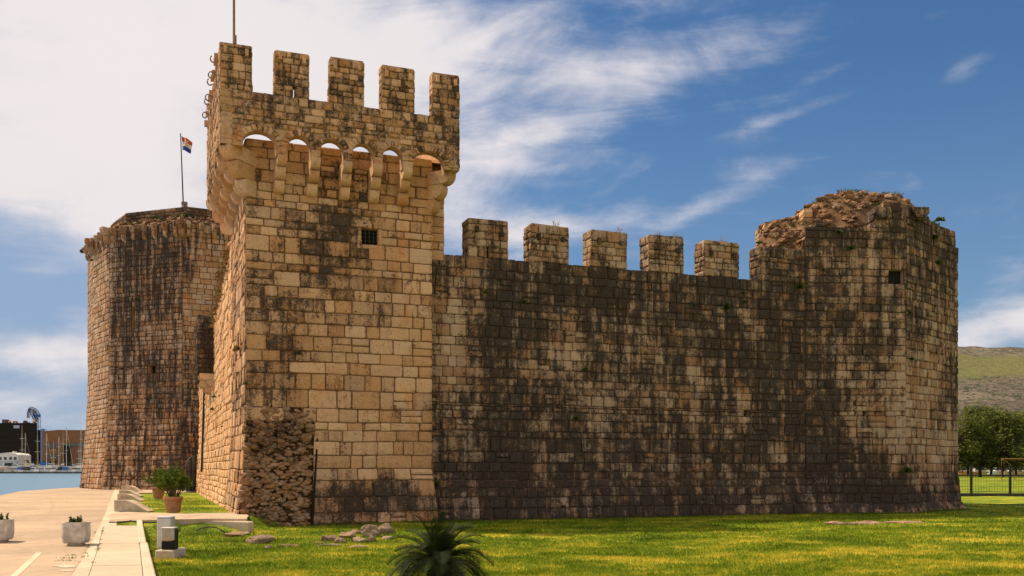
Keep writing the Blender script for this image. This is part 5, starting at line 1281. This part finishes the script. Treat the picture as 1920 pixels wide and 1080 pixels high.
def frond(an, elv, L, seed, dry=False):
    rng = random.Random(seed); mb = MB(); pts = []; d = Vector((math.cos(an)*math.cos(elv), math.sin(an)*math.cos(elv), math.sin(elv))); p = top.copy(); n = 26
    for i in range(n+1):
        pts.append(p.copy()); p = p+d*L/n; d = (d-ZV*(.030+.035*(1-elv/1.5))*(1+i/n)).normalized()
    mb.tube(pts, [.010*(1-.7*i/n) for i in range(n+1)], 4, .8)
    sd = Vector((-math.sin(an), math.cos(an), 0))
    for i in range(2, int(n*2)):
        f_ = i/(n*2); k = min(n-1, int(f_*n)); q = pts[k].lerp(pts[k+1], f_*n-k); t = (pts[k+1]-pts[k]).normalized(); up = sd.cross(t).normalized()
        if up.z < 0: up = -up
        ll = .20*min(1, (f_+.02)*4.5)*min(1, (1.04-f_)*4.2)*rng.uniform(.92, 1.05)
        for s_ in (-1, 1):
            dd = (sd*s_*.80+t*.52+up*.34).normalized(); a = q; b_ = q+dd*ll-ZV*ll*.06; w = t*.0048
            mb.add([a-w, a+w, a.lerp(b_, .6)+w*.9, b_, a.lerp(b_, .6)-w*.9], [(0, 1, 2, 4), (4, 2, 3)], rng.random()*.8)
    mb.build('frond', M_DRYF if dry else M_CYC, cyc)
for j in range(62):
    ga = j*2.39996; f_ = j/62
    frond(ga+rng.uniform(-.25, .25), R(80)-R(72)*f_**.8+rng.uniform(-.12, .12), .80+.18*math.sin(j*1.7)*.5+.08*f_, 300+j, j in (52, 56, 60, 61))

# ------------------------------------------------------------------ plants on the walls
def onC(px, py, t=.4, d=.03):
    s = s_at(px, t-d); p = fr(s, t-d); return Vector((p.x, p.y, CH+(HZ-py)/FPX*p.y))
def onB(px, py):
    if px < 1698: s = sb_at(px, P1, P2); p = P1+(P2-P1).normalized()*s+nb[0]*.03
    else: s = sb_at(px, P2, P3); p = P2+(P3-P2).normalized()*s+nb[1]*.03
    return Vector((p.x, p.y, CH+(HZ-py)/FPX*p.y))
def onO(px, py):
    s = sb_at(px, c1, c2) if 203 < px < 342 else None
    if s is None: return at(px, py, 61.5 if px > 300 else 63.5)
    p = c1+(c2-c1).normalized()*s+no[0]*.05; return Vector((p.x, p.y, CH+(HZ-py)/FPX*p.y))
def onS(px, py):
    k = (px-960)/FPX; a = C0-U*.05; t = (k*a.y-a.x)/(V.x-k*V.y); p = fr(-.05, t); z = CH+(HZ-py)/FPX*p.y; p = fr(-.06-sbt(z), t); return Vector((p.x, p.y, z))
wp = [(onC, 1362, 578, 15, 0, 'dark bushy weed on the long wall below the fifth merlon'), (onC, 1393, 551, 8, 0, 'small weed right of the fifth merlon, upper of two'), (onC, 1396, 567, 7, 0, 'small weed right of the fifth merlon, lower of two'),
 (onC, 1302, 573, 6, 0, 'tiny dark weed on the long wall left of the bushy weed'), (onC, 910, 549, 8, 0, 'dark weed below the merlon nearest the square tower'), (onC, 982, 567, 8, 0, 'small weed on the long wall below the second merlon'), (onC, 1097, 694, 9, 0, 'green weed in the pale middle of the long wall'), (onC, 1080, 785, 10, 0, 'dark weed in the black stain at the middle of the long wall'),
 (onC, 1070, 500, 5, 1, 'dry tuft in the gap right of the second merlon'), (onC, 1056, 950, 9, 0, 'small weed near the foot of the long wall'),
 (lambda x, y: onC(x, y, 0), 560, 664, 9, 0, 'green weed on the square tower front, left of centre'), (lambda x, y: onC(x, y, 0), 541, 711, 5, 0, 'tiny weed below the green weed on the square tower'), (lambda x, y: onC(x, y, 0), 667, 585, 4, 0, 'tiny weed in a joint below the tower window'), (lambda x, y: onC(x, y, .2), 817, 910, 15, 0, 'dark leafy plant in the corner between square tower and long wall'), (lambda x, y: onC(x, y, .0), 830, 965, 9, 0, 'dark plant at the foot of the wall corner behind the palm'),
 (onB, 1499, 541, 14, 0, 'dark round weed below the half height merlon of the ruined tower'), (onB, 1594, 468, 11, 0, 'bright green weed on the ruined tower left of its window'), (onB, 1572, 437, 11, 0, 'green weed hanging from the rim of the ruined tower'), (onB, 1543, 506, 6, 0, 'small weed between the dark round weed and the bright green weed'), (onB, 1536, 477, 4, 0, 'tiny weed near the top left of the ruined tower'),
 (onB, 1749, 447, 12, 0, 'green weed high on the right face of the ruined tower'), (onB, 1757, 494, 11, 0, 'weed right of the window on the ruined tower'), (onB, 1705, 588, 8, 0, 'weed below the window of the ruined tower'), (onB, 1708, 675, 8, 0, 'green weed left of the carved shield'), (onB, 1698, 884, 14, 0, 'spiky dark plant low on the corner of the ruined tower'), (onB, 1738, 592, 5, 0, 'tiny weed below right of the ruined tower window'), (onB, 1762, 414, 12, 0, 'bright weed on the rim above the right face of the ruined tower'), (onB, 1645, 614, 4, 0, 'tiny weed left below the ruined tower window'),
 (onO, 258, 562, 7, 0, 'dark weed above the slit of the big tower'), (onO, 248, 548, 5, 0, 'smaller weed just above the dark weed on the big tower'), (onO, 172, 489, 6, 0, 'green weed high on the left faces of the big tower'),
 (onS, 448, 656, 14, 1, 'big dry bush growing out of the sunlit side wall'), (onS, 403, 745, 6, 0, 'green weed on the side wall below the projecting box'), (onS, 400, 768, 7, 0, 'lower green weed on the side wall below the projecting box'), (onS, 447, 700, 5, 0, 'green weed below the dry bush on the side wall'), (onS, 446, 738, 5, 1, 'dry tuft low on the side wall'), (onS, 417, 800, 4, 0, 'tiny green weed in the middle of the side wall'),
 (lambda x, y: onC(x, y, .0), 462, 720, 7, 0, 'green weed at the corner of the square tower'), (lambda x, y: onC(x, y, .0), 463, 828, 8, 0, 'green plant at the top corner of the rubble patch')]
rng = random.Random(33)
for k, (f_, px, py, r, kind, lb) in enumerate(wp):
    p = f_(px, py); rr = r*p.y/FPX*1.15; mb = MB(); out = Vector((-p.x, -p.y, 0)).normalized() if f_ is not onS else -U
    tuft_into(mb, p, rr, 26+int(r*9), rng, .45, out, rr*.085+.004, .35); tag(mb.build('wall_weed', M_DRY if kind else M_WEED), lb, 'plant', 'weeds growing on the castle walls')
for k, (px, lb) in enumerate(((1042, 'dry grass tuft on top of the second merlon'), (1160, 'dry flowering weed on top of the third merlon'), (1233, 'thin weed on the left of the fourth merlon top'), (1270, 'yellow weed on the right of the fourth merlon top'), (1357, 'sparse dry stalks on top of the fifth merlon'))):
    p = onC(px, 440, .65, 0); p.z = ZM+.03; mb = MB()
    for j in range(26): d = Vector((rng.gauss(0, .4), rng.gauss(0, .3), 1)).normalized(); L = rng.uniform(.08, .30); b0 = p+Vector((rng.uniform(-.1, .1), rng.uniform(-.1, .1), 0)); leaf(mb, b0, b0+d*L, .006, rng); 
    for j in range(14): b0 = p+Vector((rng.uniform(-.14, .14), 0, rng.uniform(.1, .26))); leaf(mb, b0, b0+Vector((rng.uniform(-.03, .03), 0, .03)), .015, rng)
    tag(mb.build('merlon_weed', M_DRY), lb, 'plant', 'weeds on the merlon tops')
# loose scrub (uncountable)
mb = MB()
for k in range(170):
    s = rng.uniform(TL-14, TL-.6); zt = topS(s); p = MS(s, zt-abs(rng.gauss(0, .28)), .02); tuft_into(mb, p, rng.uniform(.15, .42), 16, rng, .5, -U, .012, .3)
tag(mb.build('dry_scrub', M_DRY), 'dry brown scrub along the broken top of the side wall', 'scrub', kind='stuff')
mb = MB(); mb2 = MB()
for k in range(330):
    x, y = rng.uniform(10.6, 17.0), rng.uniform(38, 41.3)
    if FPX*x/y < 466 or (x > 14.9 and y < 37.2+(x-15.3)*.93+.9): continue
    tuft_into(mb2 if rng.random() < .5 else mb, Vector((x, y, domez(x, y)+.03)), rng.uniform(.1, .26), 14, rng, .8, (0, -.4, 0), .012, .15)
for k in range(16): x = rng.uniform(13.5, 16); tuft_into(mb, Vector((x, 39.6, domez(x, 39.6)+.05)), rng.uniform(.2, .36), 22, rng, .9, (0, 0, 0), .014, .1)
for (px, py) in ((1425, 457), (1740, 402), (1747, 408), (1757, 418), (1766, 421), (1650, 385)):
    p = onB(px, py)-nb[1]*.25 if px > 1700 else at(px, py, 37.4 if px > 1600 else 38.4); tuft_into(mb, p, .24, 60, rng, .5, (0, -.5, 0), .018, .3)
tag(mb.build('rubble_grass', M_WEED), 'green grass growing over the rubble of the ruined tower', 'grass', kind='stuff'); tag(mb2.build('dry_rubble_grass', M_DRY), 'dry rusty grass growing over the rubble of the ruined tower', 'grass', kind='stuff')
mb = MB()
for (px, py, r) in ((291, 412, .55), (250, 425, .45), (349, 406, .4), (334, 407, .35), (404, 407, .4), (308, 414, .25), (262, 420, .2)): tuft_into(mb, at(px, py, 61.7 if px > 300 else 62.3), r, 60, rng, .5, (0, -.4, 0), .03, .25)
tag(mb.build('rim_grass', M_WEED), 'green grass on the rim of the big many sided tower', 'grass', kind='stuff')

# taller ragged grass along the foot of the walls
mb = MB(); rng = random.Random(71)
def fringe(p, h, n):
    for _ in range(n):
        b0 = p+Vector((rng.gauss(0, .07), rng.gauss(0, .05), -.02)); L = h*rng.uniform(.4, 1.1); leaf(mb, b0, b0+Vector((rng.gauss(0, .35), rng.gauss(0, .3), 1)).normalized()*L, .006, rng, .03)
for k in range(620):
    s = rng.uniform(.2, S1); t = (-.22 if s < TW else .16)-abs(rng.gauss(0, .10)); p = fr(s, t); p.z = G(p.x, p.y)
    if mnoise.noise(Vector((s*.9, 2, 2))) > -.15: fringe(p, .12+.12*max(0, mnoise.noise(Vector((s*1.7, 5, 2)))), 9)
for k in range(260):
    f_ = rng.random(); a_, b_ = (P1, P2) if f_ < .5 else (P2, P3); f_ = (f_*2) % 1; p = a_.lerp(b_, f_)+nb[0 if a_ is P1 else 1]*(.32+abs(rng.gauss(0, .12))); p.z = G(p.x, p.y); fringe(p, .16, 9)
tag(mb.build('tall_grass', leaf_mat('tall grass', (.045, .07, .006), (.22, .24, .03))), 'taller ragged grass and weeds along the foot of the castle walls', 'grass', kind='stuff')
# weeds and dirt in the paving joints
mb = MB()
for k in range(90):
    y = rng.uniform(12, 24.3); e = rng.choice((interp(E_slab, y)+.0, interp(E_strip, y), interp(E_lawn, y)+.02)); p = Vector((e+rng.gauss(0, .012), y, zp(e, y)+.015))
    if mnoise.noise(Vector((y*1.3, e*.2, 8))) < .02: continue
    for _ in range(7): b0 = p+Vector((rng.gauss(0, .02), rng.gauss(0, .04), 0)); leaf(mb, b0, b0+Vector((rng.gauss(0, .5), rng.gauss(0, .5), .8)).normalized()*rng.uniform(.015, .045), .006, rng)
for (px, py, n_) in ((129, 1047, 26), (121, 1052, 18), (134, 1042, 14), (170, 1022, 14)):
    c = gp(px, py)
    for _ in range(n_): b0 = c+Vector((rng.gauss(0, .09), rng.gauss(0, .03), 0)); leaf(mb, b0, b0+Vector((rng.gauss(0, .5), rng.gauss(0, .5), .6)).normalized()*rng.uniform(.02, .05), .008, rng)
tag(mb.build('joint_weeds', M_WEED), 'small weeds and moss in the joints of the paving beside the footpath', 'weeds', kind='stuff')
mb = MB()
def crack(pts, w):
    P_ = [gp(*q) for q in pts]; n_ = len(P_)*6; vs = []
    for i in range(n_+1):
        f_ = i/n_*(len(P_)-1); k = min(len(P_)-2, int(f_)); p = P_[k].lerp(P_[k+1], f_-k)+Vector((0, .03*mnoise.noise(Vector((i*.9, pts[0][0], 1))), 0)); ww = w*(.4+.9*abs(mnoise.noise(Vector((i*.6, 3, pts[0][1])))))
        vs += [(p.x, p.y-ww, zp(p.x, p.y)+.009), (p.x, p.y+ww, zp(p.x, p.y)+.009)]
    mb.add(vs, [(2*i, 2*i+2, 2*i+3, 2*i+1) for i in range(n_)])
crack([(134, 1043), (148, 1041), (158, 1040)], .03); crack([(116, 1052), (124, 1051), (132, 1047)], .02); crack([(0, 1063), (40, 1060), (80, 1062), (118, 1058)], .006); crack([(20, 975), (60, 982), (110, 980), (150, 986)], .008); crack([(90, 930), (100, 948), (92, 965)], .01); crack([(60, 1020), (90, 1018), (120, 1019)], .007)
struct(mb.build('pavement_cracks', plain('crack dirt', (.12, .085, .05), .95)))
# faint pale scribble scratched on the foot of the ruined tower
mb = MB()
def scr(pts, r=.008): mb.tube([onB(px, py)+nb[0]*.02+Vector((0, 0, 0)) for px, py in pts], r, 3)
scr([(1524, 893), (1528, 890), (1531, 894), (1526, 898), (1531, 903), (1526, 907)]); scr([(1532, 903), (1534, 896), (1538, 897), (1537, 904), (1533, 904)]); scr([(1540, 895), (1540, 904), (1545, 902), (1545, 895)]); scr([(1551, 893), (1547, 896), (1551, 900), (1547, 905)])
mb.build('chalk_scribble', plain('chalk', (.30, .27, .24), .9), bast)

# ------------------------------------------------------------------ grass blades
def build_grass():
    r = np.random.default_rng(5); n = 330000
    q = r.random(n); y = 13.2/(1-q*(1-13.2/46.0))          # denser near the camera
    x = (r.random(n)*1.16-.58)*y*1.0
    # a share of blades on the raised strip by the side wall
    keep = np.ones(n, bool); z = np.zeros(n)
    for i in range(n):
        X, Y = x[i], y[i]
        if (Y > 26.3 and X < -8.0) or (Y > 24.55 and X < -9.3):
            px = 960+FPX*X/Y; zq = zp(X, Y); py = HZ+FPX*(CH-zq)/Y
            lim = (X-C0.x)*V.y-(Y-C0.y)*V.x        # right of the wall line?
            if lim > -.25 or px < 205 or (958 < py < 978): keep[i] = False; continue
            if py < 926: keep[i] = False; continue
            if mnoise.noise(Vector((X*.9, Y*.5, 9))) < -.22+(.25 if px < 262 else 0): keep[i] = False; continue
            z[i] = zq-.03; continue
        if X < interp(E_lawn, min(Y, 25.0))+.03: keep[i] = False; continue
        s = (X-C0.x)*U.x+(Y-C0.y)*U.y; t = (X-C0.x)*V.x+(Y-C0.y)*V.y
        if s > -.2 and t > -.22 and s < TW: keep[i] = False; continue
        if s >= TW and t > .2 and s < S1+.2: keep[i] = False; continue
        if X > P1.x and X < 21 and Y > 36.6+max(0, X-P2.x)*.9: keep[i] = False; continue
        pass
        z[i] = G(X, Y)
    x, y, z = x[keep], y[keep], z[keep]; n = len(x)
    h = r.uniform(.018, .05, n)*(1+.35*(y/20)); w = r.uniform(.0035, .007, n)*(.7+y/22); a = r.random(n)*6.283
    le = r.normal(0, .55, (n, 2))*h[:, None]; v = np.empty((n, 3, 3), np.float32)
    v[:, 0] = np.stack([x-np.cos(a)*w, y-np.sin(a)*w, z-.005], 1); v[:, 1] = np.stack([x+np.cos(a)*w, y+np.sin(a)*w, z-.005], 1); v[:, 2] = np.stack([x+le[:, 0], y+le[:, 1], z+h], 1)
    me = bpy.data.meshes.new('grass'); me.vertices.add(n*3); me.vertices.foreach_set('co', v.ravel()); me.loops.add(n*3); me.loops.foreach_set('vertex_index', np.arange(n*3, dtype=np.int32))
    me.polygons.add(n); me.polygons.foreach_set('loop_start', np.arange(0, n*3, 3, dtype=np.int32)); me.polygons.foreach_set('loop_total', np.full(n, 3, np.int32))
    at_ = me.attributes.new('tone', 'FLOAT', 'POINT'); at_.data.foreach_set('value', np.repeat(r.random(n).astype(np.float32), 3)); me.materials.append(M_BLADE); me.update(calc_edges=True)
    o = bpy.data.objects.new('grass', me); col.objects.link(o); tag(o, 'short green and straw coloured grass covering the lawn', 'grass', kind='stuff')
build_grass()
